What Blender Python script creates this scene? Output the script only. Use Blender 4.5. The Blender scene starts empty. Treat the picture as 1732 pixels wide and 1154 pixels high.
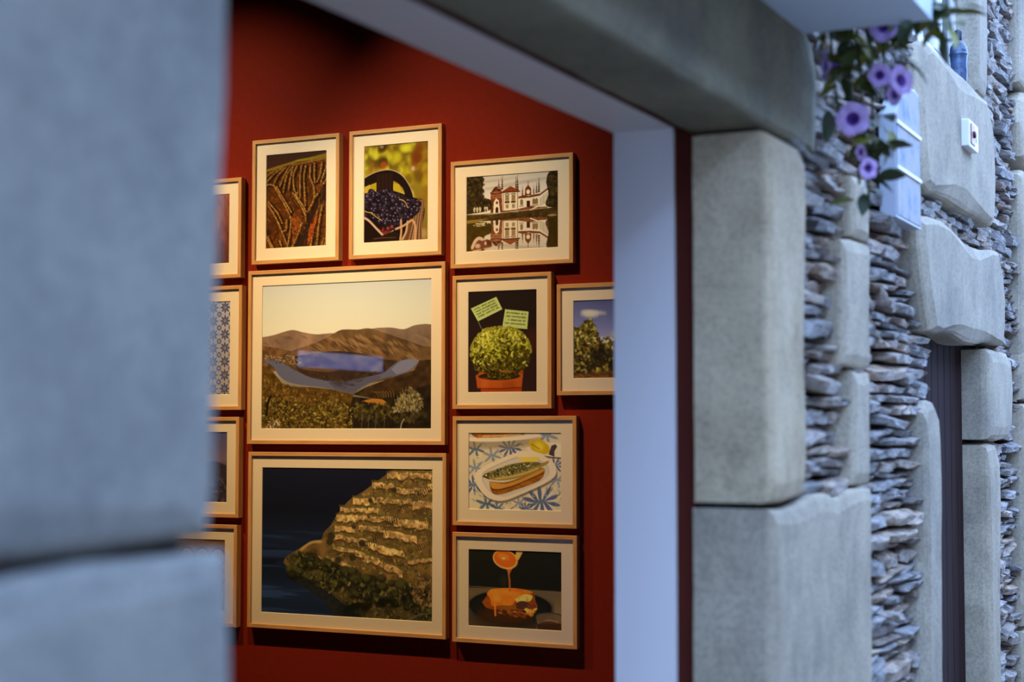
import bpy, bmesh, math, random
import numpy as np
from mathutils import Vector, Matrix

random.seed(4)
scene = bpy.context.scene
COL = scene.collection
R = math.radians

# ================================================================ camera, world, exposure
EYE = Vector((0.0, 0.0, 1.6))
YAW, PITCH = R(25.6405), R(3.1105)             # X runs along the stone street front, Y into the shop
cam_data = bpy.data.cameras.new('camera')
cam = bpy.data.objects.new('camera', cam_data); COL.objects.link(cam)
cam.location = EYE
cam.rotation_euler = (R(90) + PITCH, 0.0, YAW - R(90))
cam_data.sensor_width = 36.0
cam_data.lens = 56.9746
cam_data.clip_start = 0.05
cam_data.dof.use_dof = True
cam_data.dof.focus_distance = 6.45
cam_data.dof.aperture_fstop = 2.2
cam_data.dof.aperture_blades = 0
scene.camera = cam

world = bpy.data.worlds.new('sky'); scene.world = world
world.use_nodes = True
wn = world.node_tree.nodes; wl = world.node_tree.links
bg = wn['Background']
bg.inputs['Color'].default_value = (0.355, 0.555, 0.98, 1.0)
bg.inputs['Strength'].default_value = 7.6

vs = scene.view_settings
vs.view_transform = 'Standard'; vs.look = 'None'; vs.exposure = 0.0; vs.gamma = 1.0
vs.use_curve_mapping = False

# ================================================================ materials
def s2l(c):
    c = np.asarray(c, float) / 255.0
    return np.where(c <= .04045, c / 12.92, ((c + .055) / 1.055) ** 2.4)

class NT:
    def __init__(s, name):
        s.m = bpy.data.materials.new(name); s.m.use_nodes = True
        s.t = s.m.node_tree; s.n = s.t.nodes; s.l = s.t.links
        s.b = s.n['Principled BSDF']
    def add(s, kind, **kw):
        n = s.n.new(kind)
        for k, v in kw.items(): setattr(n, k, v)
        return n
    def link(s, a, b): s.l.new(a, b)
    def coords(s, out='Object', scale=(1, 1, 1)):
        tc = s.add('ShaderNodeTexCoord'); mp = s.add('ShaderNodeMapping')
        mp.inputs['Scale'].default_value = scale
        s.link(tc.outputs[out], mp.inputs['Vector']); return mp.outputs['Vector']
    def world_coords(s, scale=(1, 1, 1)):
        g = s.add('ShaderNodeNewGeometry'); mp = s.add('ShaderNodeMapping')
        mp.inputs['Scale'].default_value = scale
        s.link(g.outputs['Position'], mp.inputs['Vector']); return mp.outputs['Vector']
    def noise(s, vec, scale, detail=4, rough=.55):
        n = s.add('ShaderNodeTexNoise'); n.inputs['Scale'].default_value = scale
        n.inputs['Detail'].default_value = detail; n.inputs['Roughness'].default_value = rough
        s.link(vec, n.inputs['Vector']); return n.outputs['Fac']
    def ramp(s, fac, stops):
        r = s.add('ShaderNodeValToRGB'); e = r.color_ramp.elements
        while len(e) < len(stops): e.new(.5)
        for i, (p, c) in enumerate(stops): e[i].position = p; e[i].color = (*c, 1)
        s.link(fac, r.inputs['Fac']); return r.outputs['Color']
    def mix(s, a, b, fac, mode='MIX'):
        m = s.add('ShaderNodeMix', data_type='RGBA', blend_type=mode)
        for sock, val in ((m.inputs['Factor'], fac), (m.inputs['A'], a), (m.inputs['B'], b)):
            if hasattr(val, 'links'): s.link(val, sock)
            else: sock.default_value = val if not isinstance(val, tuple) else (*val, 1)
        return m.outputs['Result']
    def bump(s, h, strength=.3, dist=.01):
        b = s.add('ShaderNodeBump'); b.inputs['Strength'].default_value = strength
        b.inputs['Distance'].default_value = dist
        s.link(h, b.inputs['Height']); s.link(b.outputs['Normal'], s.b.inputs['Normal'])
    def color(s, c):
        if hasattr(c, 'links'): s.link(c, s.b.inputs['Base Color'])
        else: s.b.inputs['Base Color'].default_value = (*c, 1)
    def rough(s, r): s.b.inputs['Roughness'].default_value = r
    def spec(s, v): s.b.inputs['Specular IOR Level'].default_value = v

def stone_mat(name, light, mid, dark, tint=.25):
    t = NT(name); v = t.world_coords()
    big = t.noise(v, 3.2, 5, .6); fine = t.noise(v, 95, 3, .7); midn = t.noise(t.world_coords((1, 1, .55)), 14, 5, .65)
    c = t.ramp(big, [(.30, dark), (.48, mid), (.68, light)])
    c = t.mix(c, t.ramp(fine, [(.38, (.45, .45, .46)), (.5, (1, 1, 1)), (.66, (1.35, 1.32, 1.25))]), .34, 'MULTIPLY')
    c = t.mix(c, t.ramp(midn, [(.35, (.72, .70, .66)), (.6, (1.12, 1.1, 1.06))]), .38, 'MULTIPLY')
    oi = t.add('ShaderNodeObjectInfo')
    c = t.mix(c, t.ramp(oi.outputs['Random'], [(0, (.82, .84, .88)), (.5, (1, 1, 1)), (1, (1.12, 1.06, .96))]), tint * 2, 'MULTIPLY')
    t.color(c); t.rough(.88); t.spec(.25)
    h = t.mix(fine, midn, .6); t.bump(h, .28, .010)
    return t.m

def plain(name, col, rough=.6, spec=.4, nscale=0, amt=.12, bump=0.):
    t = NT(name); t.rough(rough); t.spec(spec)
    if nscale:
        n = t.noise(t.world_coords(), nscale, 4)
        k = 1 - amt; j = 1 + amt
        t.color(t.ramp(n, [(.3, tuple(x * k for x in col)), (.7, tuple(min(1, x * j) for x in col))]))
        if bump: t.bump(n, bump, .004)
    else: t.color(col)
    return t.m

M = {}
M['granite'] = stone_mat('granite', (.46, .405, .318), (.385, .336, .264), (.29, .262, .216))
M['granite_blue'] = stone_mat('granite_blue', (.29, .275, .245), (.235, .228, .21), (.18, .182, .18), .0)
M['granite_warm'] = stone_mat('granite_warm', (.62, .52, .375), (.53, .435, .30), (.38, .305, .20))
M['granite_lintel_shade'] = stone_mat('granite_lintel_shade', (.29, .275, .19), (.23, .215, .15), (.17, .16, .125))  # greenish lintel granite, darkened to carry the planter's shade
M['mortar'] = plain('mortar', (.055, .045, .04), .95, .1, 30, .3, .5)
def slate_mat():
    t = NT('slate'); v = t.world_coords((1, 1, 4.5)); v2 = t.world_coords()
    a = t.noise(v, 13, 6, .65); f = t.noise(v2, 60, 4, .7)
    oi = t.add('ShaderNodeObjectInfo')
    base = t.ramp(oi.outputs['Random'], [(0, (.20, .185, .185)), (.35, (.34, .31, .305)), (.6, (.32, .255, .21)), (.8, (.48, .35, .255)), (1, (.30, .28, .29))])
    c = t.mix(base, t.ramp(a, [(.36, (.28, .26, .25)), (.5, (1, 1, 1)), (.68, (1.6, 1.57, 1.55))]), .9, 'MULTIPLY')
    t.color(c); t.rough(.55); t.spec(.5)
    t.bump(t.mix(a, f, .35), 1.0, .035)
    return t.m
M['slate'] = slate_mat()
M['red_paint'] = plain('red_paint', (.158, .0135, .0068), .9, .08, 40, .06, .05)
M['dark_red'] = plain('dark_red', (.085, .018, .012), .9, .05)
M['white_paint'] = plain('white_paint', (.85, .80, .80), .55, .3)
M['ceiling_paint'] = plain('ceiling_paint', (.05, .045, .045), .9, .1)
M['floor_boards'] = plain('floor_boards', (.09, .06, .045), .5, .4, 6, .3)
M['paving'] = plain('paving', (.15, .115, .085), .85, .2, 5, .25, .2)
M['blocker_dark'] = plain('blocker_dark', (.13, .085, .055), .9, .1, 4, .15)  # dark and warm, to cut the blue bounce into the shop
def oak():
    t = NT('oak'); v = t.coords('Object', (60, 60, 4)); n = t.noise(v, 1.6, 5, .6)
    t.color(t.ramp(n, [(.28, (.36, .195, .085)), (.5, (.48, .275, .125)), (.72, (.56, .34, .17))])); t.rough(.5); t.spec(.35); t.bump(n, .15, .002); return t.m
M['oak'] = oak()
M['mat_board'] = plain('mat_board', (.80, .77, .72), .95, .02)
M['backing_board'] = plain('backing_board', (.20, .15, .10), .9, .1)
def glass_mat(name, tint=(1, 1, 1), rough=.01):
    t = NT(name); t.n.remove(t.b)
    tr = t.add('ShaderNodeBsdfTransparent'); tr.inputs['Color'].default_value = (*tint, 1)
    gl = t.add('ShaderNodeBsdfGlossy'); gl.inputs['Roughness'].default_value = rough
    fr = t.add('ShaderNodeFresnel')
    ge = t.add('ShaderNodeNewGeometry'); ma = t.add('ShaderNodeMapRange')       # same reflectance from both sides of the sheet
    ma.inputs['To Min'].default_value = 1.5; ma.inputs['To Max'].default_value = 1 / 1.5
    t.link(ge.outputs['Backfacing'], ma.inputs['Value']); t.link(ma.outputs['Result'], fr.inputs['IOR'])
    mx = t.add('ShaderNodeMixShader')
    t.link(fr.outputs['Fac'], mx.inputs['Fac']); t.link(tr.outputs['BSDF'], mx.inputs[1]); t.link(gl.outputs['BSDF'], mx.inputs[2])
    t.link(mx.outputs['Shader'], t.n['Material Output'].inputs['Surface']); return t.m
M['glass'] = glass_mat('glass')
M['dark_glass'] = glass_mat('dark_glass', (.5, .5, .55))
def print_mat():
    t = NT('photo_print'); a = t.add('ShaderNodeVertexColor', layer_name='ink'); t.color(a.outputs['Color']); t.rough(.8); t.spec(.02); return t.m
M['print'] = print_mat()
def door_mat():
    t = NT('door_wood'); v = t.world_coords((40, 40, 2)); n = t.noise(v, 2, 5)
    t.color(t.ramp(n, [(.3, (.022, .011, .012)), (.7, (.045, .024, .024))])); t.rough(.9); t.spec(.08); t.bump(n, .3, .004); return t.m
M['door_wood'] = door_mat()
M['planter_white'] = plain('planter_white', (.62, .74, .90), .6, .3)
M['soil'] = plain('soil', (.04, .028, .02), 1, .1, 40, .4, .6)
def leaf_mat():
    t = NT('leaf'); oi = t.add('ShaderNodeObjectInfo')
    t.color(t.ramp(oi.outputs['Random'], [(0, (.020, .034, .007)), (.55, (.045, .062, .010)), (.85, (.13, .14, .015)), (1, (.30, .27, .025))]))
    t.rough(.5); t.b.inputs['Subsurface Weight'].default_value = 0; return t.m
M['leaf'] = leaf_mat()
M['stem'] = plain('stem', (.05, .06, .02), .7, .3)
M['petal'] = plain('petal', (.50, .34, .66), .6, .3, 60, .12)
M['petal_throat'] = plain('petal_throat', (.10, .035, .24), .6, .3)
def plaque_mat():
    t = NT('plaque_enamel'); v = t.world_coords((1, 1, 1)); n = t.noise(v, 16, 4, .6)
    t.color(t.ramp(n, [(.36, (.22, .28, .42)), (.47, (.34, .37, .42)), (.6, (.42, .41, .42))])); t.rough(.7); t.spec(.12); return t.m
M['plaque'] = plaque_mat()
M['plaque_edge'] = plain('plaque_edge', (.40, .44, .52), .4, .4)
M['plaque_line'] = plain('plaque_line', (.80, .76, .72), .4, .4)
M['plastic_white'] = plain('plastic_white', (.72, .73, .74), .4, .5)
M['plastic_red'] = plain('plastic_red', (.36, .10, .12), .4, .5)
M['plastic_dark'] = plain('plastic_dark', (.06, .012, .02), .4, .5)
M['plastic_slot'] = plain('plastic_slot', (.22, .26, .36), .4, .5)
M['blue_glaze'] = plain('blue_glaze', (.06, .10, .20), .3, .5, 45, .5, .6)
M['blue_glaze_dark'] = plain('blue_glaze_dark', (.025, .04, .08), .4, .5)
M['black_metal'] = plain('black_metal', (.02, .02, .022), .4, .4)
def emit(name, col, s):
    t = NT(name); t.b.inputs['Base Color'].default_value = (0, 0, 0, 1)
    t.b.inputs['Emission Color'].default_value = (*col, 1); t.b.inputs['Emission Strength'].default_value = s; return t
def screen_mat():
    t = emit('screen_sky', (.15, .28, 1), 1); n = t.noise(t.world_coords((1, 1, 2.2)), 4.5, 5, .6)
    c = t.ramp(n, [(.38, (.24, .32, .85)), (.50, (.36, .45, 1.0)), (.62, (.85, .78, .95))])
    t.link(c, t.b.inputs['Emission Color']); t.b.inputs['Emission Strength'].default_value = 3.0; return t.m
M['screen'] = screen_mat()
M['lamp_lens'] = emit('lamp_lens', (1, .7, .4), 4).m

# ================================================================ geometry helpers
def link(name, me, mat=None, parent=None, kind=None):
    o = bpy.data.objects.new(name, me); COL.objects.link(o)
    if mat is not None and me is not None and not me.materials: me.materials.append(mat)
    if parent is not None: o.parent = parent
    if kind: o['kind'] = kind
    return o
def empty(name, loc, label, cat, group=None):
    o = bpy.data.objects.new(name, None); COL.objects.link(o); o.location = loc; o.empty_display_size = .1
    tag(o, label, cat, group); return o
def tag(o, label, cat, group=None):
    o['label'] = label; o['category'] = cat
    if group: o['group'] = group
    return o
def from_bm(name, bm, smooth=False):
    bmesh.ops.recalc_face_normals(bm, faces=bm.faces)
    me = bpy.data.meshes.new(name); bm.to_mesh(me); bm.free()
    if smooth:
        me.polygons.foreach_set('use_smooth', [True] * len(me.polygons))
    return me
def add_box(bm, x0, x1, y0, y1, z0, z1):
    v = [bm.verts.new((x, y, z)) for x in (x0, x1) for y in (y0, y1) for z in (z0, z1)]
    for f in ((0, 1, 3, 2), (4, 6, 7, 5), (0, 4, 5, 1), (2, 3, 7, 6), (0, 2, 6, 4), (1, 5, 7, 3)):
        bm.faces.new([v[i] for i in f])
def box(name, b, mat, parent=None, kind=None, bevel=0., at=(0, 0, 0)):
    bm = bmesh.new(); add_box(bm, b[0] - at[0], b[1] - at[0], b[2] - at[1], b[3] - at[1], b[4] - at[2], b[5] - at[2])
    if bevel: bmesh.ops.bevel(bm, geom=list(bm.edges), offset=bevel, segments=2, profile=.6, affect='EDGES')
    o = link(name, from_bm(name, bm), mat, parent, kind); o.location = at if parent is None else at
    return o
def boxes(name, bs, mat, parent=None, kind=None):
    bm = bmesh.new()
    for b in bs: add_box(bm, *b)
    return link(name, from_bm(name, bm), mat, parent, kind)
def lathe(name, prof, seg, mat, parent=None, loc=(0, 0, 0)):
    bm = bmesh.new(); rings = []
    for r, z in prof:
        rings.append([bm.verts.new((r * math.cos(2 * math.pi * i / seg), r * math.sin(2 * math.pi * i / seg), z)) for i in range(seg)])
    for a, b in zip(rings, rings[1:]):
        for i in range(seg): bm.faces.new((a[i], a[(i + 1) % seg], b[(i + 1) % seg], b[i]))
    bm.faces.new(rings[0]); bm.faces.new(rings[-1])
    o = link(name, from_bm(name, bm, True), mat, parent); o.location = loc; return o
def tube(name, pts, r, mat, parent=None, seg=6):
    bm = bmesh.new(); rings = []; pts = [Vector(p) for p in pts]
    for i, p in enumerate(pts):
        d = (pts[min(i + 1, len(pts) - 1)] - pts[max(i - 1, 0)]).normalized()
        a = d.orthogonal().normalized(); b = d.cross(a)
        rr = r if not isinstance(r, (list, tuple)) else r[i]
        rings.append([bm.verts.new(p + (a * math.cos(6.2832 * k / seg) + b * math.sin(6.2832 * k / seg)) * rr) for k in range(seg)])
    for q, w in zip(rings, rings[1:]):
        for i in range(seg): bm.faces.new((q[i], q[(i + 1) % seg], w[(i + 1) % seg], w[i]))
    bm.faces.new(rings[0]); bm.faces.new(rings[-1])
    return link(name, from_bm(name, bm, True), mat, parent)
def stone(name, outline, y0, y1, mat, parent, bevel=.014, wob=.005, step=.09, bulge=.006):
    """a dressed stone: an outline in the wall plane (X, Z) with real depth y0..y1, worn arrises and an uneven face"""
    rs = random.Random(hash((round(outline[0][0], 3), round(outline[0][1], 3))) & 0xffff)
    pts = []
    n = len(outline)
    for i in range(n):
        a, b = Vector(outline[i]), Vector(outline[(i + 1) % n]); L = (b - a).length
        k = max(1, int(L / step))
        for j in range(k):
            p = a.lerp(b, j / k)
            if j: p += Vector((rs.uniform(-wob, wob), rs.uniform(-wob, wob)))
            pts.append(p)
    c = sum(pts, Vector((0, 0))) / len(pts)
    ins = []
    for i, p in enumerate(pts):                       # inset ring for the face
        d = (c - p); ins.append(p + d.normalized() * min(bevel * 3.0, d.length * .4))
    bm = bmesh.new()
    def ring(src, y, jit=0): return [bm.verts.new((p.x, y + rs.uniform(-jit, jit), p.y)) for p in src]
    def sh(k): return [p + (c - p).normalized() * min(bevel * k, (c - p).length * .3) for p in pts]
    back = ring(pts, y1); side = ring(pts, y0 + bevel); m1 = ring(sh(.30), y0 + bevel * .30); m2 = ring(sh(1.0), y0); face = ring(sh(3.5), y0 - bulge)
    for a, b in ((back, side), (side, m1), (m1, m2), (m2, face)):
        for i in range(len(pts)):
            j = (i + 1) % len(pts); bm.faces.new((a[i], a[j], b[j], b[i]))
    bm.faces.new(back); cv = bm.verts.new((c.x, y0 - bulge, c.y))
    for i in range(len(face)): bm.faces.new((face[i], face[(i + 1) % len(face)], cv))
    bmesh.ops.triangulate(bm, faces=[f for f in bm.faces if len(f.verts) > 4])
    me = from_bm(name, bm)
    for p in me.polygons: p.use_smooth = False
    return link(name, me, mat, parent)
# ---------------------------------------------------------------- print painter
class Canvas:
    """Small procedural painter: u runs left to right, v top to bottom, both 0..1; colours are sRGB 0..255."""
    def __init__(s, W, H, seed):
        s.W, s.H = W * 2, H * 2
        s.a = np.zeros((s.H, s.W, 3)); s.asp = H / W
        s.u = (np.arange(s.W) + .5) / s.W; s.v = (np.arange(s.H) + .5) / s.H
        s.r = np.random.RandomState(seed)
    def out(s):
        a = s.a.reshape(s.H // 2, 2, s.W // 2, 2, 3).mean((1, 3))
        return np.clip(a, 0, 255)
    def grad(s, stops):
        vs = [p for p, c in stops]; cs = np.array([c for p, c in stops], float)
        for k in range(3): s.a[:, :, k] = np.interp(s.v, vs, cs[:, k])[:, None]
    def noise(s, nu, nv, octs=3):
        t = np.zeros((s.H, s.W)); amp = 1.; tot = 0
        for o in range(octs):
            g = s.r.rand(int(nv) + 2, int(nu) + 2)
            x = s.u * int(nu); y = s.v * int(nv)
            xi = x.astype(int); yi = y.astype(int); fx = x - xi; fy = y - yi
            fx = fx * fx * (3 - 2 * fx); fy = (fy * fy * (3 - 2 * fy))[:, None]
            a = g[np.ix_(yi, xi)] * (1 - fx) + g[np.ix_(yi, xi + 1)] * fx
            b = g[np.ix_(yi + 1, xi)] * (1 - fx) + g[np.ix_(yi + 1, xi + 1)] * fx
            t += amp * (a * (1 - fy) + b * fy); tot += amp; amp *= .55; nu *= 2; nv *= 2
        return t / tot
    def box(s, u0, u1, v0, v1):
        x0 = max(0, int(u0 * s.W) - 1); x1 = min(s.W, int(u1 * s.W) + 2)
        y0 = max(0, int(v0 * s.H) - 1); y1 = min(s.H, int(v1 * s.H) + 2)
        return x0, x1, y0, y1
    def put(s, b, m, col, a=1.):
        x0, x1, y0, y1 = b
        if x1 <= x0 or y1 <= y0: return
        m = (m * a)[:, :, None]
        s.a[y0:y1, x0:x1] = s.a[y0:y1, x0:x1] * (1 - m) + np.array(col, float) * m
    def mask(s, pts):
        p = np.array(pts, float)
        b = s.box(p[:, 0].min(), p[:, 0].max(), p[:, 1].min(), p[:, 1].max())
        U = s.u[b[0]:b[1]][None, :]; V = s.v[b[2]:b[3]][:, None]
        m = np.zeros((b[3] - b[2], b[1] - b[0]), bool)
        if m.size == 0: return b, m
        for i in range(len(p)):
            (xa, ya), (xb, yb) = p[i], p[i - 1]
            if ya == yb: continue
            m ^= ((ya > V) != (yb > V)) & (U < (xb - xa) * (V - ya) / (yb - ya) + xa)
        return b, m
    def poly(s, pts, col, a=1., n=None, amt=0):
        b, m = s.mask(pts)
        mm = m.astype(float)
        if n is not None:
            t = 1 + amt * (n[b[2]:b[3], b[0]:b[1]] - .5)[:, :, None]
            c = np.array(col, float) * t; k = (mm * a)[:, :, None]
            r = s.a[b[2]:b[3], b[0]:b[1]]; s.a[b[2]:b[3], b[0]:b[1]] = r * (1 - k) + c * k
        else: s.put(b, mm, col, a)
    def ell(s, cu, cv, ru, rv, col, a=1., ang=0., soft=.15):
        R = max(ru, rv / s.asp * 1., ru * s.asp, rv)
        R = max(ru, rv * s.asp) + .002; Rv = max(rv, ru / s.asp) + .002
        b = s.box(cu - R, cu + R, cv - Rv, cv + Rv)
        du = (s.u[b[0]:b[1]] - cu)[None, :]; dv = (s.v[b[2]:b[3]] - cv)[:, None] * s.asp
        c_, s_ = math.cos(ang), math.sin(ang)
        d = np.sqrt(((du * c_ + dv * s_) / ru) ** 2 + ((-du * s_ + dv * c_) / (rv * s.asp)) ** 2)
        s.put(b, np.clip((1 - d) / soft + .5, 0, 1), col, a)
    def line(s, pts, w, col, a=1., dots=0.):
        pts = np.array(pts, float)
        for i in range(len(pts) - 1):
            (xa, ya), (xb, yb) = pts[i], pts[i + 1]
            b = s.box(min(xa, xb) - w, max(xa, xb) + w, min(ya, yb) - w / s.asp, max(ya, yb) + w / s.asp)
            du = (s.u[b[0]:b[1]] - xa)[None, :]; dv = (s.v[b[2]:b[3]] - ya)[:, None] * s.asp
            ex, ey = xb - xa, (yb - ya) * s.asp; L = ex * ex + ey * ey + 1e-12
            t = np.clip((du * ex + dv * ey) / L, 0, 1)
            d = np.sqrt((du - t * ex) ** 2 + (dv - t * ey) ** 2)
            m = np.clip((w * .5 - d) / (w * .25) + .5, 0, 1)
            if dots: m = m * (1 - dots * s.r.rand(*m.shape))
            s.put(b, m, col, a)
    def splat(s, n, reg, cols, size, a=.8, el=1., ang=None, keep=None):
        """n little leaf-like strokes inside the polygon reg"""
        p = np.array(reg, float); lo = p.min(0); hi = p.max(0); k = 0; tries = 0
        while k < n and tries < n * 12:
            tries += 1
            x, y = lo + s.r.rand(2) * (hi - lo); ins = False
            for i in range(len(p)):
                (xa, ya), (xb, yb) = p[i], p[i - 1]
                if (ya > y) != (yb > y) and x < (xb - xa) * (y - ya) / (yb - ya) + xa: ins = not ins
            if not ins or (keep and s.r.rand() > keep(x, y)): continue
            k += 1
            z = size * (.5 + s.r.rand()); c = np.array(cols[s.r.randint(len(cols))], float) * (.75 + .5 * s.r.rand())
            s.ell(x, y, z, z * el / s.asp, c, a, s.r.rand() * 3.14 if ang is None else ang, .5)
def smooth(pts, n=6):
    p = np.array(pts, float); out = []
    for i in range(len(p) - 1):
        p0 = p[max(i - 1, 0)]; p1 = p[i]; p2 = p[i + 1]; p3 = p[min(i + 2, len(p) - 1)]
        for k in range(n):
            t = k / n
            out.append(.5 * (2 * p1 + (p2 - p0) * t + (2 * p0 - 5 * p1 + 4 * p2 - p3) * t * t + (3 * p1 - p0 - 3 * p2 + p3) * t ** 3))
    out.append(p[-1]); return [tuple(q) for q in out]

def print_valley(W, H):
    c = Canvas(W, H, 3)
    c.grad([(0, (203, 187, 172)), (.12, (212, 194, 168)), (.34, (226, 202, 162)), (1, (70, 52, 22))])
    n = c.noise(14, 10, 4); n2 = c.noise(40, 30, 3)
    far = smooth([(0, .362), (.07, .35), (.18, .318), (.25, .335), (.33, .352), (.42, .348), (.5, .355)])
    c.poly(far + [(.5, .6), (0, .6)], (142, 106, 72), 1, n, .45)
    farr = smooth([(.6, .34), (.68, .322), (.77, .322), (.84, .335), (.9, .312), (.96, .305), (1, .31)])
    c.poly(farr + [(1, .6), (.6, .6)], (136, 104, 72), 1, n, .4)
    c.poly(smooth([(0, .42), (.1, .44), (.2, .47), (.3, .5)]) + [(.3, .6), (0, .6)], (112, 76, 42), 1, n2, .7)
    hill = smooth([(.12, .49), (.2, .455), (.3, .42), (.38, .385), (.46, .335), (.5, .325), (.58, .328), (.64, .322), (.72, .35), (.8, .385), (.88, .42), (.95, .45), (1, .455)])
    c.poly(hill + [(1, .62), (.6, .7), (.3, .68), (.12, .54)], (108, 76, 42), 1, n, .9)
    for i in range(60):                                     # sunlit ridges and gullies
        x = .34 + .6 * c.r.rand(); y = .375 + .10 * c.r.rand() + max(0, x - .64) * .24
        c.ell(x, y, .014 + .02 * c.r.rand(), .005 + .005 * c.r.rand(), (160, 118, 68), .5, .4 + .5 * c.r.rand(), .9)
        c.ell(x - .03, y + .014, .02, .007, (68, 45, 26), .45, .5, .9)
    for i in range(40):
        x = c.r.rand(); c.ell(x, .36 + .07 * c.r.rand(), .02, .008, (96, 68, 44) if i % 2 else (166, 124, 80), .35 if (x < .3 or x > .8) else 0, .4, 1)
    c.poly(smooth([(.2, .5), (.3, .485), (.45, .47), (.6, .49), (.72, .53), (.8, .55), (.72, .63), (.6, .665), (.48, .685), (.35, .67), (.22, .6)]), (62, 43, 28), .95, n2, .5)
    c.poly(smooth([(.22, .585), (.3, .57), (.4, .585), (.46, .6), (.4, .61), (.3, .6)]), (120, 84, 46), .7)
    for i in range(70):                                     # the little town on the bank
        x = .02 + .22 * c.r.rand(); y = .47 + .06 * c.r.rand() + x * .12
        c.ell(x, y, .004, .004, (190, 165, 125), .55, 0, .6)
    up = smooth([(.015, .518), (.09, .52), (.13, .545), (.2, .59), (.3, .645), (.42, .672), (.5, .68), (.6, .655), (.72, .625), (.77, .58), (.82, .545), (.87, .533), (.92, .54)])
    lo = smooth([(.92, .56), (.885, .605), (.82, .637), (.74, .655), (.66, .685), (.60, .722), (.55, .75), (.5, .745), (.42, .725), (.33, .708), (.24, .695), (.16, .672), (.11, .63), (.075, .57), (.03, .535)])
    c.poly(up + lo, (104, 95, 94))
    c.poly(smooth([(.42, .672), (.5, .68), (.6, .655), (.7, .64), (.7, .665), (.6, .715), (.545, .775), (.5, .75), (.44, .73)]), (84, 73, 70), .5)
    c.poly(smooth([(.77, .6), (.82, .55), (.87, .535), (.92, .54), (.91, .57), (.87, .61), (.8, .635)]), (152, 140, 134), .5)
    c.splat(90, [(.4, .66), (.5, .675), (.62, .65), (.58, .70), (.5, .72), (.42, .70)], [(66, 54, 48), (84, 74, 70)], .012, .5, .3, 0)
    c.splat(120, up + [(.8, .53), (.5, .655), (.2, .57)], [(58, 40, 24), (74, 52, 30)], .006, .7, .5)
    c.poly([(1, .54), (.93, .545), (.9, .61), (.8, .645), (.62, .72), (.55, .765), (.7, .8), (1, .72)], (66, 44, 22), 1, n2, .8)
    c.poly([(0, .56), (.05, .57), (.09, .63), (.13, .685), (.2, .708), (.3, .712), (.42, .728), (.55, .765), (.56, 1), (0, 1)], (92, 62, 22), 1, n2, .9)
    c.poly([(.55, .78), (.7, .8), (1, .7), (1, 1), (.5, 1)], (46, 33, 18), 1, n2, .8)
    c.poly(smooth([(.6, .81), (.66, .795), (.72, .8), (.745, .825), (.74, .84), (.66, .825), (.6, .81)]), (178, 112, 42))
    for i in range(7): c.line(smooth([(.66 + i * .02, .745), (.69 + i * .016, .76), (.7 + i * .014, .785)]), .004, (120, 86, 40), .7)
    olive = [(150, 122, 44), (118, 92, 32), (176, 146, 66), (84, 62, 20), (60, 44, 16)]
    c.splat(1300, [(0, .78), (.1, .76), (.25, .79), (.5, .8), (.55, .86), (.55, 1), (0, 1)], [(132, 106, 38), (102, 78, 28), (160, 132, 58), (72, 52, 18), (48, 35, 13)], .0075, .75, .45)
    c.splat(260, [(0, .6), (.1, .68), (.3, .73), (.5, .76), (.5, .82), (0, .8)], [(120, 84, 34), (150, 104, 42), (80, 56, 22)], .009, .6, .4)
    c.splat(220, [(.55, .82), (.75, .83), (.8, .9), (.7, .95), (.56, .92)], [(106, 86, 34), (76, 60, 26), (50, 40, 18)], .011, .7, .45)
    for i in range(11):                                     # the pale feathery bush at the right
        x = .79 + .016 * i
        c.line(smooth([(.87, .94), (.86 + (x - .87) * .6, .86), (x, .80 - .08 * math.sin(i / 10 * 3.1))]), .006, (120, 98, 52), .7)
    c.splat(260, [(.78, .86), (.82, .78), (.88, .72), (.93, .77), (.95, .85), (.9, .91), (.8, .9)], [(172, 146, 92), (140, 114, 62), (104, 82, 40)], .009, .8, .4)
    c.splat(120, [(.76, .9), (.96, .88), (.96, .94), (.8, .95)], [(74, 60, 28), (44, 32, 16)], .012, .8, .5)
    for k in (.60, .64, .68, .73): c.line([(k, .995), (k + .005, .9)], .003, (128, 108, 74), .7)
    c.line(smooth([(.825, 1), (.83, .96), (.845, .93)]), .006, (190, 160, 120), .8, .5)
    c.line(smooth([(.035, .9), (.04, .82), (.06, .77)]), .012, (38, 24, 12), .9)
    c.splat(60, [(.05, .94), (.12, .93), (.12, 1), (.02, 1)], [(212, 176, 122), (170, 130, 80)], .006, .8, .4)
    return c.out()

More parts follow.
